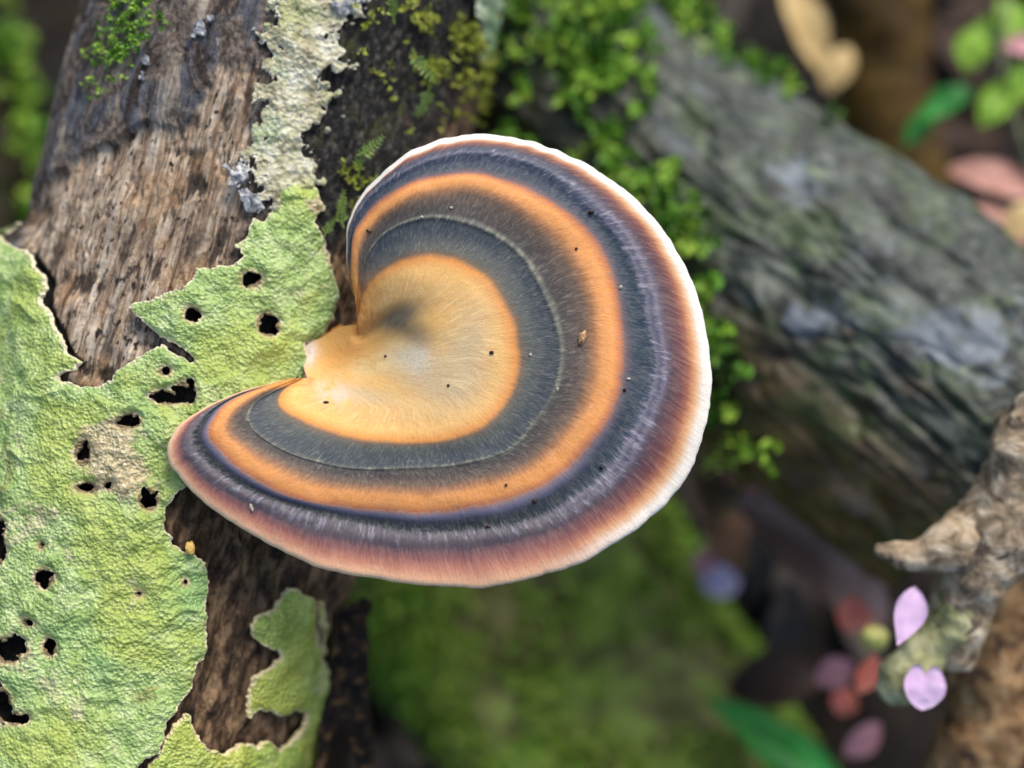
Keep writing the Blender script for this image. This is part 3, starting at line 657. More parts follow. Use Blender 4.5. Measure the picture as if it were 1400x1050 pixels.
# ------------------------------------------------------------------ moss
def shoots(base, nrm, length, nleaf, ll, lw, rg, droop=0.25, wild=0.7):
    """leafy moss shoots: base (N,3), nrm (N,3) in view cm -> points, triangles, per-vertex random"""
    N = len(base); up = VW * 0 + np.array([0, VV[2], VW[2]])          # world up in view space
    L = length * rg.uniform(0.6, 1.25, N)
    d = nrm + wild * rg.normal(size=(N, 3)) * 0.6; d /= np.linalg.norm(d, axis=1)[:, None]
    j = (np.arange(nleaf) + 0.5) / nleaf
    h = np.broadcast_to(j, (N, nleaf))
    pos = base[:, None] + d[:, None] * (L[:, None] * h)[..., None] - up * (droop * L[:, None] * h ** 2)[..., None]
    ang = rg.uniform(0, 2 * np.pi, (N, nleaf))
    a = np.cross(d, rg.normal(size=(N, 3))); a /= np.linalg.norm(a, axis=1)[:, None]; b = np.cross(d, a)
    rad = a[:, None] * np.cos(ang)[..., None] + b[:, None] * np.sin(ang)[..., None]
    ld = rad * 0.9 + d[:, None] * 0.7 + 0.25 * rg.normal(size=(N, nleaf, 3)); ld /= np.linalg.norm(ld, axis=-1)[..., None]
    sd = np.cross(ld, d[:, None]); sd /= np.linalg.norm(sd, axis=-1)[..., None] + 1e-9
    nn = np.cross(ld, sd)
    l = (ll * rg.uniform(0.6, 1.3, (N, nleaf)) * (1 - 0.35 * h))[..., None]; wd = l * (lw / ll)
    p0 = pos; p1 = pos + ld * l * 0.45 + sd * wd + nn * l * 0.10; p2 = pos + ld * l - nn * l * 0.08; p3 = pos + ld * l * 0.45 - sd * wd + nn * l * 0.10
    P = np.stack([p0, p1, p2, p3], 2).reshape(-1, 3)
    i = np.arange(N * nleaf) * 4
    T = np.concatenate([np.stack([i, i + 1, i + 2], -1), np.stack([i, i + 2, i + 3], -1)])
    rnd = np.repeat(rg.uniform(0, 1, N), nleaf * 4); hh = np.repeat(h.ravel(), 4)
    return P, T, dict(rnd=rnd, tip=hh)

def mat_moss(name, dark, mid, light):
    m = NT(name); r = m.attr('rnd'); n = m.noise(m.cm(), 0.9, 3)
    k = m.math('ADD', m.math('MULTIPLY', r, 0.5), m.math('MULTIPLY', n, 0.55))
    c = m.ramp(k, [(0.2, dark), (0.5, mid), (0.85, light)])
    return m.done(c, 0.5, None, 0.35, Transmission_Weight=0.0, Subsurface_Weight=0.0)
M_MOSS = mat_moss('bright_moss', lin(30, 62, 14), lin(92, 144, 34), lin(182, 216, 80))
M_MOSS_D = mat_moss('deep_moss', lin(76, 98, 26), lin(138, 168, 54), lin(196, 212, 100))
M_SPRIG = mat_moss('olive_sprig_moss', lin(60, 84, 30), lin(112, 142, 58), lin(160, 186, 96))
M_MOSS_Y = mat_moss('yellow_moss', lin(78, 84, 20), lin(138, 148, 42), lin(196, 200, 84))

def moss_on(log, n, mask, mat, label, seed, length=0.5, nleaf=9, ll=0.2, lw=0.07, zr=(0, 1), thr=(-1.7, 1.7), cat='moss', off=0.0, group=None):
    rg = np.random.default_rng(seed)
    z = rg.uniform(zr[0] * log.L, zr[1] * log.L, n); th = rg.uniform(thr[0], thr[1], n)
    b = log.pt(z, th, np.full(n, off)); px, py = to_px(b)
    keep = rg.uniform(0, 1, n) < mask(px, py, z, th)
    z, th, b = z[keep], th[keep], b[keep]
    P, T, A = shoots(b, log.dirn(th), length, nleaf, ll, lw, rg)
    return mk('moss', P, T, mat, None, A, smooth=False, label=label, cat=cat, group=group, kind='stuff')

# ------------------------------------------------------------------ grey log behind, to the right
B0 = PX(560, -30, -9.0); B1 = PX(1372, 640, -4.9)
def r2(z, th): return 2.45 + 0.12 * np.sin(2 * th + 0.5 * z) + 0.10 * np.sin(z * 0.8) + 0.0 * th
log2 = Log(B0, B1, r2)
def disp2(Z, TH, base):
    g = col3(TH * 2.45, Z)
    ridge = fbm(g * [2.2, 0.35, 1], 1.0, 4, seed=50); lump = fbm(g, 1.1, 4, seed=51); crack = sstep(0.12, 0, np.abs(fbm(g * [1.3, 0.3, 1], 1.0, 3, seed=52)))
    low = sstep(0.2, 0.9, TH * np.sign(log2.e2[1]) * -1)
    px, py = to_px(base); dark_end = np.where(np.cos(TH) > -0.3, sstep(-60, 60, 905 - px + 60 * lump) + 0.8 * gauss(px, py, 960, 470, 60, 150, -0.35), 0).clip(0, 1)  # mask: near-black towards the left end and in one patch
    off = 0.05 * ridge + 0.09 * lump - 0.08 * crack
    return off, dict(low=low, dark_end=dark_end)
def mat_log2():
    m = NT('grey_lichened_bark'); g = m.xyz(m.attr('gx'), m.attr('gz'))
    n = m.noise(m.mul(g, (2.0, 1.5, 1)), 1.0, 6, 0.65, 0.4); p = m.noise(g, 0.7, 5, 0.6, 0.6); q = m.noise(g, 1.7, 5, 0.6, 0.3); r = m.noise(m.mul(g, (4, 0.8, 1)), 1.0, 4, 0.6)
    c = m.ramp(n, [(0.32, lin(18, 22, 19)), (0.48, lin(50, 57, 50)), (0.62, lin(84, 92, 82)), (0.74, lin(128, 134, 124))])
    c = m.mix(m.rng(p, 0.53, 0.66, 0, 0.6), c, lin(142, 154, 166)); c = m.mix(m.rng(q, 0.58, 0.68, 0, 0.7), c, lin(122, 138, 96))  # bluish patches paint the bark's pale sky sheen into the colour
    c = m.mix(m.rng(q, 0.38, 0.30, 0, 0.7), c, lin(84, 66, 50)); c = m.mix(m.rng(r, 0.66, 0.74, 0, 0.8), c, lin(190, 200, 190))
    c = m.mix(m.math('MULTIPLY', m.attr('low'), 0.75), c, m.ramp(n, [(0.35, lin(76, 56, 26)), (0.65, lin(156, 124, 68))]))
    c = m.mix(m.rng(m.noise(g, 0.9, 5, 0.65, 0.5), 0.50, 0.62, 0, 0.6), c, lin(74, 92, 46))
    c = m.mix(m.math('MULTIPLY', m.attr('dark_end'), 0.9), c, m.ramp(n, [(0.35, lin(12, 16, 10)), (0.65, lin(52, 58, 36))]))
    return m.done(c, m.rng(n, 0.3, 0.7, 0.55, 0.32), m.bump(n, 0.7, 0.002), 0.5)
log2_root = empty('background_log', log2.p0 + log2.a * log2.L * 0.5 - log2.e1 * 2.5, 'grey bark log with pale lichen blotches, moss on its upper end', 'log')
P, F, A = log_mesh(log2, 260, 260, disp2, th_focus=0.3); mk('trunk', P, F, mat_log2(), log2_root, A)

def mask2(px, py, z, th):
    m_ = gauss(px, py, 790, 50, 80, 75) + 0.8 * gauss(px, py, 840, 190, 28, 110, -0.2) + gauss(px, py, 950, 20, 110, 32, 0.5) + gauss(px, py, 925, 330, 30, 90) + gauss(px, py, 965, 450, 36, 120, -0.35) + 0.12 * gauss(px, py, 720, 160, 60, 80)
    n_ = fbm(col3(th * 2.4, z), 1.3, 3, seed=55)
    return np.clip(m_ * 1.2, 0, 1) * sstep(-0.15, 0.3, n_ + 0.12)
moss_on(log2, 7000, mask2, M_MOSS, 'bright green leafy moss on the upper end of the grey log', 60, length=0.55, nleaf=10, ll=0.22, lw=0.075, thr=(-1.9, 1.9), off=-0.05)

# ------------------------------------------------------------------ mossy log under the fungus, far below
C0 = PX(430, 330, -14.0); C1 = PX(960, 1230, -11.5)
def r3(z, th): return 3.3 + 0.12 * np.sin(2 * th + z * 0.6) + 0.15 * np.sin(z * 0.5)
log3 = Log(C0, C1, r3)
def disp3(Z, TH, base):
    g = col3(TH * 3, Z); return 0.2 * fbm(g, 0.8, 4, seed=61), dict(low=0 * Z)
m = NT('brown_mossy_bark'); g = m.xyz(m.attr('gx'), m.attr('gz')); n = m.noise(g, 1.2, 6, 0.65); q = m.noise(g, 0.6, 4, 0.6)
c = m.mix(m.rng(q, 0.45, 0.6), m.ramp(n, [(0.35, lin(86, 88, 40)), (0.6, lin(156, 146, 92)), (0.75, lin(200, 190, 150))]), m.ramp(n, [(0.35, lin(92, 122, 38)), (0.65, lin(156, 182, 76))]))
c = m.mix(m.rng(m.noise(g, 0.9, 3), 0.64, 0.7, 0, 0.7), c, lin(92, 138, 112))
M_LOG3 = m.done(c, 0.8, m.bump(n, 0.7, 0.003), 0.3)
log3_root = empty('mossy_log', log3.p0 + log3.a * log3.L * 0.5 - log3.e1 * 3, 'thick moss-covered log lying low under the fungus', 'log')
P, F, A = log_mesh(log3, 160, 180, disp3); mk('trunk', P, F, M_LOG3, log3_root, A)
def mask3(px, py, z, th):
    n_ = fbm(col3(th * 3, z), 0.55, 3, seed=63)
    m_ = 0.25 + 0.9 * gauss(px, py, 540, 960, 70, 150) + 0.9 * gauss(px, py, 1000, 850, 45, 260, -0.5) + 0.3 * gauss(px, py, 800, 1000, 150, 100)
    return np.clip(m_, 0, 1) * sstep(-0.3, 0.3, n_ + 0.2)
moss_on(log3, 24000, mask3, M_MOSS_D, 'dense dark green moss coating the low thick log', 64, length=0.26, nleaf=8, ll=0.17, lw=0.06, thr=(-1.8, 1.8), off=-0.03)
moss_on(log3, 9000, lambda px, py, z, th: np.clip(gauss(px, py, 530, 950, 60, 140) + gauss(px, py, 985, 820, 22, 220, -0.5) + 0.5 * gauss(px, py, 700, 1030, 50, 30), 0, 1) * 0.9, M_MOSS, 'bright moss streaks on the low thick log', 65, length=0.34, nleaf=8, ll=0.18, lw=0.065, thr=(-1.8, 1.8))

# ------------------------------------------------------------------ mossy trunk behind the main log
E0 = PX(-250, -200, -11.5); E1 = PX(-170, 620, -11.0)
log4 = Log(E0, E1, lambda z, th: 3.1 + 0.15 * np.sin(z * 0.7 + 2 * th))
log4_root = empty('mossy_log', log4.p0 + log4.a * log4.L * 0.5 - log4.e1 * 3, 'dark moss-covered log behind the bare tan wood', 'log')
P, F, A = log_mesh(log4, 120, 140, disp3)
mk('trunk', P, F, mat_bark('dark_wet_bark', lin(20, 18, 12), lin(44, 36, 24), lin(70, 62, 36), lin(30, 44, 18)), log4_root, A)
moss_on(log4, 4000, lambda px, py, z, th: 0.5 * sstep(-0.3, 0.3, fbm(col3(th * 3, z), 0.7, 3, seed=66) - 0.02), M_MOSS, 'dark moss on the log behind the bare tan wood', 67, length=0.55, nleaf=9, ll=0.28, lw=0.09, thr=(-0.5, 1.8))

# ------------------------------------------------------------------ branches (tubes along a path)
def tube(path, rad, nseg, nth, seed, amp=0.12, close=True):
    pr = resample(np.column_stack([path, rad]), nseg, smooth=2); p, r = pr[:, :3], pr[:, 3]
    t = np.gradient(p, axis=0); t /= np.linalg.norm(t, axis=1)[:, None]
    a = np.array([0, 0, 1.0]); e1 = a - t * (t @ a)[:, None]; e1 /= np.linalg.norm(e1, axis=1)[:, None]; e2 = np.cross(t, e1)
    th = np.linspace(0, 2 * np.pi, nth, endpoint=False)
    dirs = e1[None] * np.cos(th)[:, None, None] + e2[None] * np.sin(th)[:, None, None]
    s_ = np.linspace(0, 1, nseg); Ls = np.linalg.norm(np.diff(p, axis=0), axis=1).sum()
    pos = p[None] + dirs * r[None, :, None]
    rr = r[None] * (1 + amp * 2.2 * fbm(pos, 0.9, 4, seed=seed) + amp * 0.8 * fbm(pos, 3.0, 3, seed=seed + 1))
    V = p[None] + dirs * rr[..., None]
    n = nth * nseg; V = np.vstack([V.reshape(-1, 3), p[0] - t[0] * r[0] * 0.25, p[-1] + t[-1] * r[-1] * 0.25])
    i = np.arange(nth); i2 = (i + 1) % nth
    caps = np.concatenate([np.stack([i2 * nseg, i * nseg, np.full(nth, n)], -1), np.stack([i * nseg + nseg - 1, i2 * nseg + nseg - 1, np.full(nth, n + 1)], -1)])
    return V, [grid_faces(nth, nseg, wrap_u=True), caps]

M_BR = mat_bark('pale_blotched_bark', lin(100, 84, 66), lin(172, 150, 120), lin(222, 208, 182), lin(76, 64, 54), 1.6)
M_BR2 = mat_bark('brown_bark', lin(84, 58, 36), lin(150, 114, 74), lin(196, 164, 118), lin(48, 36, 28), 1.5)
M_BR3 = mat_bark('greenish_bark', lin(104, 106, 66), lin(164, 164, 116), lin(206, 204, 164), lin(112, 118, 60))
def path(pts): return np.array([PX(x, y, w) for x, y, w in pts])
br = empty('dead_branch', PX(1300, 900, -2.6), 'pale blotched dead branch with a pointed stub beside the grey log', 'branch')
V, F = tube(path([(1530, 480, -1.6), (1462, 590, -1.7), (1402, 675, -1.8), (1350, 740, -1.9), (1320, 810, -2.0), (1305, 865, -2.1), (1298, 905, -2.2)]), [0.66, 0.70, 0.66, 0.58, 0.44, 0.36, 0.28], 90, 48, 70); mk('stem', V, F, M_BR, br)
V, F = tube(path([(1365, 710, -1.85), (1305, 742, -1.75), (1255, 757, -1.7), (1225, 757, -1.7), (1197, 750, -1.7)]), [0.42, 0.34, 0.22, 0.16, 0.06], 50, 36, 71, 0.16); mk('stub', V, F, M_BR, br)
V, F = tube(path([(1320, 830, -2.0), (1282, 878, -2.05), (1248, 910, -2.1), (1226, 936, -2.1), (1206, 952, -2.1)]), [0.34, 0.26, 0.30, 0.27, 0.12], 50, 36, 72, 0.24); mk('side_twig', V, F, M_BR3, br)
br2 = empty('brown_branch', PX(1340, 1050, -4.5), 'rough brown branch leaning behind the pale blotched branch', 'branch')
V, F = tube(path([(1480, 600, -4.0), (1430, 720, -3.9), (1384, 840, -3.8), (1352, 950, -3.8), (1332, 1060, -3.9), (1315, 1180, -4.1)]), [0.45, 0.55, 0.58, 0.60, 0.58, 0.6], 90, 48, 73, 0.13); mk('stem', V, F, M_BR2, br2)
M_ROOT = mat_bark('olive_brown_root', lin(48, 34, 8), lin(84, 62, 14), lin(108, 82, 24), lin(50, 26, 8), 0.5)
rt = empty('brown_root', PX(1215, 260, -14), 'smooth olive brown root standing behind the grey log', 'root')
V, F = tube(path([(1180, -160, -13.5), (1200, 0, -13.5), (1212, 130, -13.8), (1220, 260, -14.6), (1225, 420, -16)]), [1.0, 1.05, 0.95, 1.2, 1.7], 60, 40, 74, 0.06); mk('stem', V, F, M_ROOT, rt)

# ------------------------------------------------------------------ leaves, petals
def leaf_geo(L_, w_, curl, fold, seed, tip=1.0, notch=0.0, n=14, mth=7, thick=0.012, wave=0.05, pw=0.75):
    """leaf in local coords: x along, y across, z up; closed thin body"""
    s_ = np.linspace(0, 1, n); q = np.linspace(-1, 1, mth)
    S_, Q = np.meshgrid(s_, q, indexing='ij')
    prof = np.sin(np.pi * np.clip(S_, 0, 1) ** tip) ** pw
    X_ = S_ * L_
    if notch:      # heart-shaped: open, two-lobed far end
        prof = np.sin(np.pi * (S_ * 0.74) ** tip) ** pw; X_ = L_ * S_ * (0.86 + notch * S_ ** 3 * np.sin(np.pi * np.abs(Q)) ** 0.8)
    Y_ = Q * w_ / 2 * (prof + 0.02)
    Z_ = fold * w_ * np.abs(Q) * prof - curl * L_ * (S_ - 0.4) ** 2 + wave * L_ * fbm(col3(S_ * 2.5, Q * 1.2), 1.0, 3, seed=seed)
    top = np.stack([X_ - L_ / 2, Y_, Z_], -1).reshape(-1, 3); bot = top - [0, 0, thick]
    f = grid_faces(n, mth); o = n * mth
    rim = np.concatenate([np.arange(mth), np.arange(1, n) * mth + mth - 1, (n - 1) * mth + np.arange(mth - 2, -1, -1), np.arange(n - 2, 0, -1) * mth])
    r2_ = np.roll(rim, -1); sk = np.stack([rim, rim + o, r2_ + o, r2_], -1)
    return np.vstack([top, bot]), [f, f[:, ::-1] + o, sk], np.concatenate([Q.ravel()] * 2), np.concatenate([S_.ravel()] * 2)

def mat_leaf(name, a, b, vein=None, rough=0.5, sss=0.0):
    m = NT(name); pv = m.cm(); n = m.noise(pv, 1.5, 5, 0.6); q = m.math('ABSOLUTE', m.attr('q'))
    c = m.ramp(n, [(0.3, a), (0.7, b)])
    if vein: c = m.mix(m.rng(q, 0.10, 0.02, 0, 0.8), c, vein)
    return m.done(c, rough, m.bump(n, 0.4, 0.001), 0.4, Subsurface_Weight=sss, Subsurface_Radius=(0.002, 0.002, 0.002), Subsurface_Scale=0.5)

def leaf(name, at_v, dir_v, nrm_v, L_, w_, mat, label, cat, group=None, curl=0.2, fold=0.15, seed=0, tip=1.0, notch=0.0, **kw):
    g, F_, q, s_ = leaf_geo(L_, w_, curl, fold, seed, tip, notch, **kw)
    d = np.array(dir_v, float); d /= np.linalg.norm(d); nn = np.array(nrm_v, float); nn -= d * nn.dot(d); nn /= np.linalg.norm(nn); b = np.cross(nn, d)
    V = np.array(at_v) + g[:, :1] * d + g[:, 1:2] * b + g[:, 2:3] * nn
    return mk(name, V, F_, mat, None, dict(q=q, s=s_), label=label, cat=cat, group=group)

M_PETAL = mat_leaf('pink_petal', lin(216, 172, 214), lin(242, 212, 240), None, 0.5, 0.15)
M_RED = mat_leaf('red_petal', lin(238, 104, 84), lin(255, 160, 132), None, 0.5, 0.1)
M_LAV = mat_leaf('lavender_petal', lin(176, 166, 200), lin(206, 198, 226), None, 0.5, 0.1)
M_MAUVE = mat_leaf('mauve_petal', lin(178, 116, 126), lin(216, 158, 160), None, 0.6, 0.1)
M_DRY = mat_leaf('dry_mauve_leaf', lin(150, 118, 106), lin(204, 172, 158), lin(170, 136, 122), 0.6)
M_TAN = mat_leaf('dry_tan_leaf', lin(186, 154, 96), lin(222, 196, 138), lin(160, 130, 80), 0.6)
M_PINKLEAF = mat_leaf('dry_pink_leaf', lin(160, 110, 96), lin(198, 150, 134), lin(140, 96, 84), 0.6)
M_GREEN = mat_leaf('fresh_leaf', lin(96, 148, 30), lin(160, 200, 62), lin(170, 206, 90), 0.4, 0.1)
M_BLADE = mat_leaf('deep_green_leaf', lin(26, 122, 36), lin(70, 176, 66), lin(120, 200, 100), 0.3, 0.1)
M_LITTER = [mat_leaf('litter_leaf_%s' % k, a, b, None, 0.7) for k, a, b in (('dark', lin(20, 15, 12), lin(46, 34, 26)), ('brown', lin(42, 29, 20), lin(78, 54, 36)), ('grey', lin(40, 35, 32), lin(80, 70, 62)))]

leaf('petal', PX(1240, 842, -1.55), (0.35, 1.0, -0.1), (0.1, 0.1, 1), 0.76, 0.40, M_PETAL, 'pale pink pointed petal upright against the blotched branch', 'petal', 'fallen petals', curl=0.1, seed=80, tip=1.35, fold=0.2)
leaf('petal', PX(1264, 943, -1.60), (0.1, 1.0, 0.0), (-0.1, 0.1, 1), 0.52, 0.50, M_PETAL, 'pale pink heart-shaped petal below the pointed one', 'petal', 'fallen petals', curl=0.15, seed=81, tip=1.05, notch=0.22, fold=0.06, pw=0.6, mth=13)
def on(px, py, w): return PX(px, py, w)
leaf('petal', on(985, 797, -9.3), (1, 0.1, 0), (0, .5, 1), 0.75, 0.62, M_LAV, 'lavender petal lying in the dark gap beside the mossy log', 'petal', 'fallen petals', seed=82)
leaf('petal', on(962, 770, -9.3), (0.3, 1, 0), (0, .5, 1), 0.5, 0.4, M_MAUVE, 'small mauve petal touching the lavender one', 'petal', 'fallen petals', seed=83)
leaf('petal', on(1166, 840, -6.3), (0.2, 1, 0), (0.2, .5, 1), 0.62, 0.58, M_RED, 'orange red petal beside the dry mauve leaf', 'petal', 'fallen petals', seed=84, curl=0.5)
leaf('petal', on(1155, 960, -7.0), (0.6, 1, 0), (-0.1, .5, 1), 0.46, 0.44, M_RED, 'small red petal below the others, beside the greenish twig end', 'petal', 'fallen petals', seed=85, curl=0.5)
leaf('petal', on(1186, 922, -4.8), (0.5, 1, 0), (0.3, .3, 1), 0.62, 0.36, M_RED, 'narrow crimson petal behind the greenish twig end', 'petal', 'fallen petals', seed=86)
leaf('petal', on(1142, 920, -7.0), (1, 0.5, 0), (0.1, .4, 1), 0.7, 0.5, M_MAUVE, 'dusky mauve petal among the red petals', 'petal', 'fallen petals', seed=87)
leaf('petal', on(1180, 1012, -7.0), (1, 0.9, 0), (0.3, .3, 1), 0.8, 0.45, M_MAUVE, 'mauve brown petal lowest of the pile by the twig', 'petal', 'fallen petals', seed=88)
leaf('petal', on(1032, 690, -8.2), (1, 0.3, 0), (0.2, .3, 1), 0.7, 0.55, M_MAUVE, 'mauve curled petal at the upper end of the dry leaf', 'petal', 'fallen petals', seed=89)
# round unopened bud
def blob_geo(c, r, seed, n=18, m_=12, amp=0.08, sq=(1, 1, 1)):
    th = np.linspace(0, 2 * np.pi, n, endpoint=False); ph = np.linspace(0.02, np.pi - 0.02, m_)
    TH, PH = np.meshgrid(th, ph, indexing='ij'); d = np.stack([np.cos(TH) * np.sin(PH), np.sin(TH) * np.sin(PH), np.cos(PH)], -1)
    rr = r * (1 + amp * fbm(d * 1.6, 1.0, 3, seed=seed))
    return (np.array(c) + d * rr[..., None] * np.array(sq)).reshape(-1, 3), grid_faces(n, m_, wrap_u=True)
m = NT('yellow_green_bud'); M_BUD = m.done(m.ramp(m.noise(m.cm(), 3, 3), [(0.3, lin(196, 192, 84)), (0.7, lin(236, 232, 150))]), 0.5)
V, F = blob_geo(on(1196, 872, -3.9), 0.20, 90, amp=0.15, sq=(1, 0.9, 0.9)); mk('flower_bud', V, F, M_BUD, None, label='round yellow green bud below the pointed pink petal', cat='bud')
leaf('dry_leaf', on(1118, 768, -7.2), (0.75, -0.65, 0.1), (0.2, .4, 1), 3.3, 1.35, M_DRY, 'curled mauve brown dry leaf in the gap below the grey log', 'leaf', 'dry leaves', curl=0.25, fold=0.35, seed=91)
leaf('dry_leaf', on(1075, 850, -9.5), (0.2, 1, 0.1), (0.2, .4, 1), 1.4, 0.8, M_LITTER[2], 'small grey dry leaf in the dark gap under the mauve leaf', 'leaf', 'dry leaves', curl=0.4, seed=92)
leaf('dry_leaf', on(1040, 760, -9.8), (0.15, 1, 0.1), (0.2, .4, 1), 2.0, 0.55, M_LITTER[2], 'narrow grey dry leaf upright beside the lavender petal', 'leaf', 'dry leaves', curl=0.3, seed=93)
leaf('dry_leaf', on(1060, 930, -9.5), (1, 0.2, 0.1), (0.2, .4, 1), 1.8, 1.0, M_LITTER[1], 'brown dry leaf on the floor beside the mossy log edge', 'leaf', 'dry leaves', curl=0.4, seed=94)
leaf('dry_leaf', on(1100, 30, -11.5), (0.45, -1, 0), (0.2, .3, 1), 2.1, 0.8, M_TAN, 'pale tan dry leaf standing above the grey log', 'leaf', 'dry leaves', curl=0.3, seed=95)
leaf('dry_leaf', on(1146, 92, -11.2), (0.5, 1, 0), (-0.2, .3, 1), 1.0, 0.62, M_TAN, 'short tan dry leaf tip touching the longer tan leaf', 'leaf', 'dry leaves', curl=0.4, seed=96)
leaf('dry_leaf', on(1360, 245, -9.0), (1, -0.25, 0), (0.1, .5, 1), 1.7, 0.75, M_PINKLEAF, 'pinkish dry leaf above the grey log, uppermost of three', 'leaf', 'dry leaves', curl=0.3, seed=97)
leaf('dry_leaf', on(1365, 305, -8.8), (1, -0.4, 0), (0.1, .5, 1), 1.6, 0.6, M_PINKLEAF, 'dusky pink dry leaf resting along the grey log edge', 'leaf', 'dry leaves', curl=0.3, seed=98)
leaf('dry_leaf', on(1395, 300, -8.2), (0.5, 0.8, 0), (0.1, .5, 1), 0.8, 0.5, M_TAN, 'small tan dry leaf beside the dusky pink leaves', 'leaf', 'dry leaves', curl=0.3, seed=99)
leaf('green_blade', on(1075, 1035, -8.3), (0.8, -0.6, 0.0), (0.5, .6, 1), 3.4, 0.9, M_BLADE, 'glossy deep green leaf blade along the foot of the mossy log', 'leaf', curl=0.1, fold=0.25, seed=100)
# seedling with fresh leaves, upper corner
sd_root = empty('seedling', PX(1420, 330, -12.0), 'young green seedling with small round leaves above the grey log', 'plant')
V, F = tube(path([(1440, 360, -12.5), (1400, 200, -9.5), (1370, 100, -9.0), (1385, -60, -8.8)]), [0.07, 0.06, 0.05, 0.04], 40, 10, 101, 0.05); mk('stem', V, F, M_BR3, sd_root)
for k, (x, y, w, a, l, wd) in enumerate([(1330, 65, -9, 1.3, 0.85, 0.62), (1362, 140, -8.8, 1.0, 0.95, 0.6), (1385, 30, -9.1, 2.0, 1.0, 0.7), (1290, 140, -9.5, 0.6, 1.2, 0.5), (1258, 172, -9.8, 0.9, 0.9, 0.4), (1352, 40, -9.3, 0.3, 0.7, 0.5), (1398, 110, -8.7, 1.7, 0.8, 0.5)]):
    g, F_, q, s_ = leaf_geo(l, wd, 0.25, 0.12, 110 + k, 1.1)
    d = np.array([math.cos(a), math.sin(a), 0.05]); nn = np.array([0.1 * (k % 3 - 1), 0.4, 1]); nn -= d * nn.dot(d); nn /= np.linalg.norm(nn); b = np.cross(nn, d)
    mk('leaf', PX(x, y, w) + g[:, :1] * d + g[:, 1:2] * b + g[:, 2:3] * nn, F_, M_GREEN if k not in (3, 4) else M_BLADE, sd_root, dict(q=q, s=s_))
leaf('petal', on(1398, 62, -8.6), (1, 0.1, 0), (0, .4, 1), 0.6, 0.45, M_MAUVE, 'pink petal caught on the seedling leaves', 'petal', 'fallen petals', seed=121)

# ------------------------------------------------------------------ moss and loose bark on the main log
moss_on(log1, 15000, lambda px, py, z, th: np.clip(gauss(px, py, 165, 60, 24, 44, 0.5) + gauss(px, py, 195, 15, 30, 18), 0, 1) * 0.9, M_MOSS, 'small bright moss tuft on the bark above the bare wood', 130, length=0.12, nleaf=7, ll=0.06, lw=0.022, zr=(0, 0.5), thr=(-1.5, 0.3))
moss_on(log1, 12000, lambda px, py, z, th: np.clip(gauss(px, py, 575, 30, 50, 36) + gauss(px, py, 610, 80, 46, 30, 0.6) + 0.5 * gauss(px, py, 660, 120, 24, 70), 0, 1) * sstep(-0.15, 0.3, fbm(col3(th * 2.7, z), 2.5, 3, seed=132)), M_MOSS_Y, 'yellow green moss on the dark bark above the fungus', 131, length=0.16, nleaf=8, ll=0.08, lw=0.024, zr=(0, 0.5), thr=(-0.2, 1.6))
moss_on(log1, 9000, lambda px, py, z, th: np.clip(0.55 * gauss(px, py, 480, 250, 36, 60) + 0.4 * gauss(px, py, 540, 150, 40, 60), 0, 1) * sstep(0.0, 0.4, fbm(col3(th * 2.7, z), 2.2, 3, seed=134)), M_MOSS_Y, 'thin fuzz of moss on the dark bark beside the cap', 133, length=0.09, nleaf=6, ll=0.06, lw=0.018, zr=(0.1, 0.6), thr=(-0.2, 1.4))

def sprig(px, py, a, L_, seed, label, mat=M_MOSS, lean=0.25):
    """one creeping feather-moss shoot: curved stem with two rows of leaflets"""
    rg = np.random.default_rng(seed); z, th, _ = log1.hit(np.array([px]), np.array([py])); b = log1.pt(z, th, np.array([0.03]))[0]
    n = 9; h = np.linspace(0, 1, n); aa = a + 0.6 * h * rg.choice([-1, 1])
    stepv = np.stack([np.cos(aa), np.sin(aa), lean * (1 - 0.4 * h)], -1) * L_ / n
    pos = b + np.cumsum(stepv, 0)
    V, F = tube(pos, np.linspace(0.011, 0.005, n), 20, 6, seed, 0.05)
    Ps, Ts = [V], []
    F2 = [F[0], F[1]]; o = len(V); quads = []
    for i in range(2, n):
        d = stepv[i] / np.linalg.norm(stepv[i]); side = np.array([-d[1], d[0], 0.0])
        for sg in (-1, 1):
            l = 0.17 * L_ / 0.6 * (1 - 0.6 * h[i]) * rg.uniform(0.8, 1.2); dd = side * sg * 0.9 + d * 0.5 + np.array([0, 0, rg.uniform(-0.1, 0.45)]); dd /= np.linalg.norm(dd); s2 = np.cross(dd, [0, 0, 1.0]) * l * 0.16
            Ps.append(np.array([pos[i], pos[i] + dd * l * 0.5 + s2, pos[i] + dd * l, pos[i] + dd * l * 0.5 - s2 + [0, 0, 0.02 * l]])); quads.append([o, o + 1, o + 2, o + 3]); o += 4
    V = np.vstack(Ps); return mk('moss_sprig', V, [F[0], F[1], np.array(quads)], mat, None, dict(rnd=np.full(len(V), rg.uniform(0.3, 1)), tip=np.zeros(len(V))), label=label, cat='moss', group='creeping moss sprigs')
for k, (x, y, a, l, lb) in enumerate([
    (455, 300, 0.9, 0.45, 'short feathery moss sprig touching the upper edge of the cap'),
    (470, 318, 1.9, 0.50, 'upright feathery moss sprig between lichen and cap'),
    (440, 330, 1.3, 0.40, 'feathery moss sprig at the lichen edge beside the cap'),
    (480, 215, 0.25, 0.55, 'long moss sprig stretched over dark bark above the cap'),
    (490, 250, 1.7, 0.55, 'upright moss sprig on dark bark above the cap'),
    (500, 262, 0.7, 0.30, 'tiny moss sprig beside the upright one on dark bark'),
    (560, 60, -1.3, 0.7, 'hanging moss sprig below the yellow green moss'),
    (585, 110, -1.6, 0.6, 'trailing moss sprig under the yellow green moss'),
    (540, 40, 1.9, 0.6, 'moss sprig rising from the yellow green moss')]):
    sprig(x, y, a, l * 0.8, 140 + k, lb, M_SPRIG)

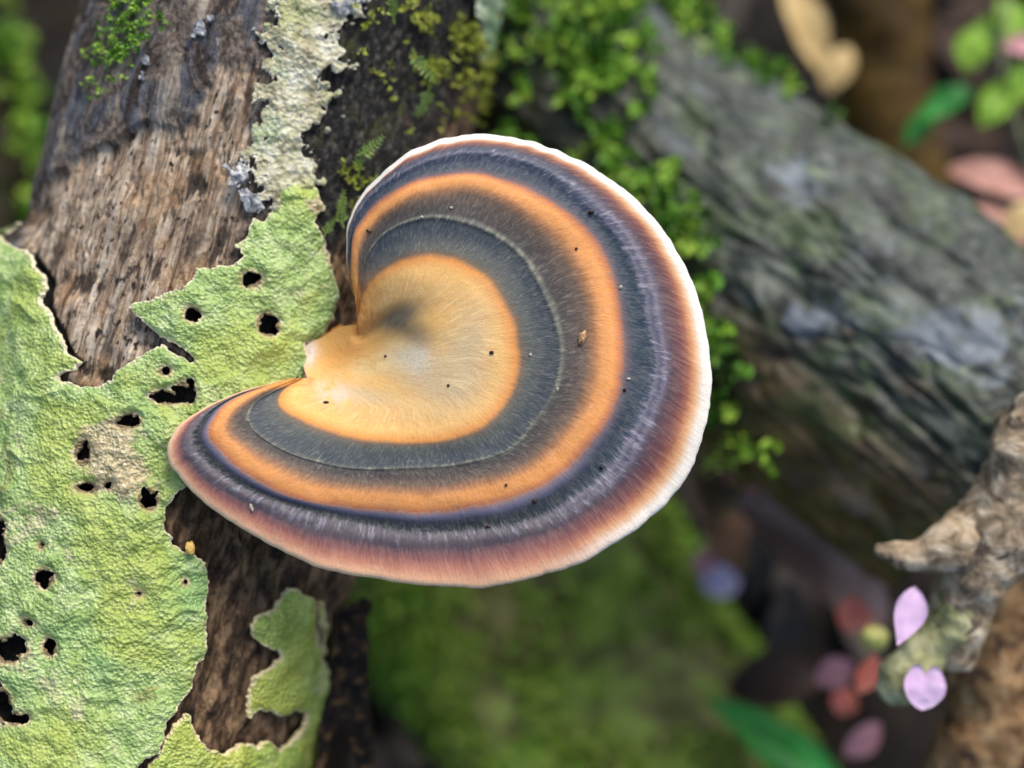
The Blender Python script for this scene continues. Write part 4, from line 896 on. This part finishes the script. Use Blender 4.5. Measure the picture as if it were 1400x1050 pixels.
m = NT('silver_bark_flake'); n = m.noise(m.cm(), 9, 5, 0.7, 0.5)
M_FLAKE = m.done(m.ramp(n, [(0.36, lin(66, 70, 78)), (0.5, lin(150, 152, 156)), (0.62, lin(222, 220, 214))]), 0.5, m.bump(n, 0.6, 0.0006), 0.5)
for poly, sd_ in (([(311, 232), (334, 226), (345, 250), (354, 285), (342, 297), (326, 268)], 150), ([(268, 48), (270, 33), (284, 25), (291, 30), (282, 40)], 151), ([(186, 118), (196, 82), (201, 80), (196, 108)], 152), ([(440, 12), (470, 4), (505, -6), (500, 14), (462, 20)], 153)):
    sheet(log1, poly, [], 1.6, sd_, 'bark_flake', M_FLAKE, None, None, rough_edge=9, thick=0.06, bump_amp=0.03, lift=0.05, parent=log1_root, eat=25)
# torn strip of black bark hanging off the log's side
def slab(name, poly, wf, thick, mat, parent, step=3.0, seed=0, rough=3.0):
    poly = np.asarray(poly, float); xs = np.arange(poly[:, 0].min() - 8, poly[:, 0].max() + 8, step); ys = np.arange(poly[:, 1].min() - 8, poly[:, 1].max() + 8, step)
    X, Y = np.meshgrid(xs, ys, indexing='ij'); x, y, T = clip_grid(xs, ys, poly_sdf(X, Y, poly) + rough * fbm(col3(X / 22, Y / 22), 1.0, 4, seed=seed))
    w = wf(x, y) + 0.05 * fbm(col3(x / 30, y / 60), 1.0, 3, seed=seed + 1); a_ = PX(x, y, w); b_ = a_ - [0, 0, thick]
    be = boundary(T); n_ = len(x); sk = np.stack([be[:, 0], be[:, 1], be[:, 1] + n_, be[:, 0] + n_], -1)
    return mk(name, np.vstack([a_, b_]), [T, T[:, ::-1] + n_, sk], mat, parent)
m = NT('black_torn_bark'); n = m.noise(m.cm(), 5, 5, 0.7)
M_BLACK = m.done(m.ramp(n, [(0.38, lin(12, 10, 9)), (0.52, lin(44, 32, 22)), (0.66, lin(124, 92, 56))]), 0.8, m.bump(n, 0.6, 0.001), 0.25)
slab('bark_strip', [(462, 840), (480, 826), (495, 818), (508, 828), (500, 850), (504, 880), (502, 930), (507, 1000), (512, 1090), (494, 1090), (486, 1030), (470, 985), (455, 1000), (440, 1060), (425, 1090), (436, 1000), (452, 900)], lambda x, y: -2.3 - 0.004 * (x - 470), 0.16, M_BLACK, log1_root, seed=155)

# ------------------------------------------------------------------ grains lying on the cap and lichen
def cap_point(px, py):
    d = np.hypot(CP[..., 0] - px, CP[..., 1] - py); k = np.unravel_index(d.argmin(), d.shape); return PX(px, py, Wc[k])
def mat_plain(name, a, b):
    m = NT(name); return m.done(m.ramp(m.noise(m.cm(), 40, 3), [(0.35, a), (0.65, b)]), 0.45)
M_SEED = mat_plain('tan_seed', lin(110, 66, 36), lin(222, 178, 134)); M_DK = mat_plain('dark_grain', lin(24, 16, 14), lin(70, 34, 24)); M_PL = mat_plain('pale_grain', lin(150, 142, 124), lin(206, 200, 182)); M_YE = mat_plain('yellow_grain', lin(206, 160, 70), lin(240, 206, 120))
def grain(px, py, rx, ry, a, mat, name, label, cat, group=None, c=None):
    b = cap_point(px, py) if c is None else c
    V, F = blob_geo((0, 0, 0), 1.0, int(px), 14, 9, 0.35); ca, sa = math.cos(a), math.sin(a); V = V * [rx * K, ry * K, min(rx, ry) * K * 0.8]
    V = np.stack([V[:, 0] * ca - V[:, 1] * sa, V[:, 0] * sa + V[:, 1] * ca, V[:, 2]], -1) + b + [0, 0, min(rx, ry) * K * 0.45]
    return mk(name, V, F, mat, None, label=label, cat=cat, group=group)
grain(796, 462, 5.5, 10.5, -0.35, M_SEED, 'seed', 'tan brown seed husk lying between two bands of the cap', 'seed')
for x, y, rx, ry, a in [(672, 482, 3, 2.6, 0), (613, 527, 2, 2, 0), (527, 487, 2, 2, 0), (504, 316, 4, 1.8, -0.6), (808, 290, 4, 3, 0.4), (731, 685, 4, 3, 0.5), (788, 340, 2, 2, 0), (446, 550, 4, 2, 0), (854, 533, 2.4, 2.4, 0), (692, 663, 2, 2, 0), (822, 639, 2.5, 2.5, 0), (667, 720, 3, 2, 0)]:
    grain(x, y, rx, ry, a, M_DK, 'debris_grain', 'tiny dark debris grain on the banded cap', 'grain', 'dark grains on the cap')
for x, y, rx, ry, a in [(848, 393, 3.5, 2.5, 0.8), (725, 485, 2.5, 2, 0.5), (762, 532, 2, 3, 0), (344, 694, 2.4, 6, 0.35), (617, 284, 2.6, 1.8, 0), (577, 297, 2.4, 2.2, 0), (859, 518, 3, 1.6, 0)]:
    grain(x, y, rx, ry, a, M_PL, 'debris_grain', 'tiny pale debris grain on the banded cap', 'grain', 'pale grains on the cap')
z, th, _ = log1.hit(np.array([259.0]), np.array([748.0]))
grain(259, 748, 7, 10, 0.3, M_YE, 'yellow_grain', 'yellow orange grain at the lichen edge under the cap', 'grain', c=log1.pt(z, th, np.array([0.10]))[0])

# ------------------------------------------------------------------ leaf litter on the floor
rg = np.random.default_rng(200); cnt = 0
while cnt < 110:
    x, y = rg.uniform(-14, 24), rg.uniform(-8, 26); z = ground_z(np.array(x), np.array(y)) + rg.uniform(0.1, 0.5)
    c = w2v(np.array([x, y, float(z)])); px, py = to_px(c)
    if not (-80 < px < 1480 and -80 < py < 1130): cnt += 0.2; continue
    up = np.array([0, VV[2], VW[2]]) + 0.35 * rg.normal(size=3); a = rg.uniform(0, 6.28); d = w2v(VC + np.array([math.cos(a), math.sin(a), 0.1 * rg.normal()]))
    leaf('litter_leaf', c, d, up, rg.uniform(1.4, 3.2), rg.uniform(0.7, 1.4), M_LITTER[cnt_k := int(rg.integers(0, 3))], ('blackish', 'brown', 'greyish')[cnt_k] + ' dead leaf lying in the litter on the forest floor', 'leaf', 'leaf litter', curl=rg.uniform(0.1, 0.5), fold=rg.uniform(0.05, 0.3), seed=int(rg.integers(0, 999)), n=10, mth=5)
    cnt += 1
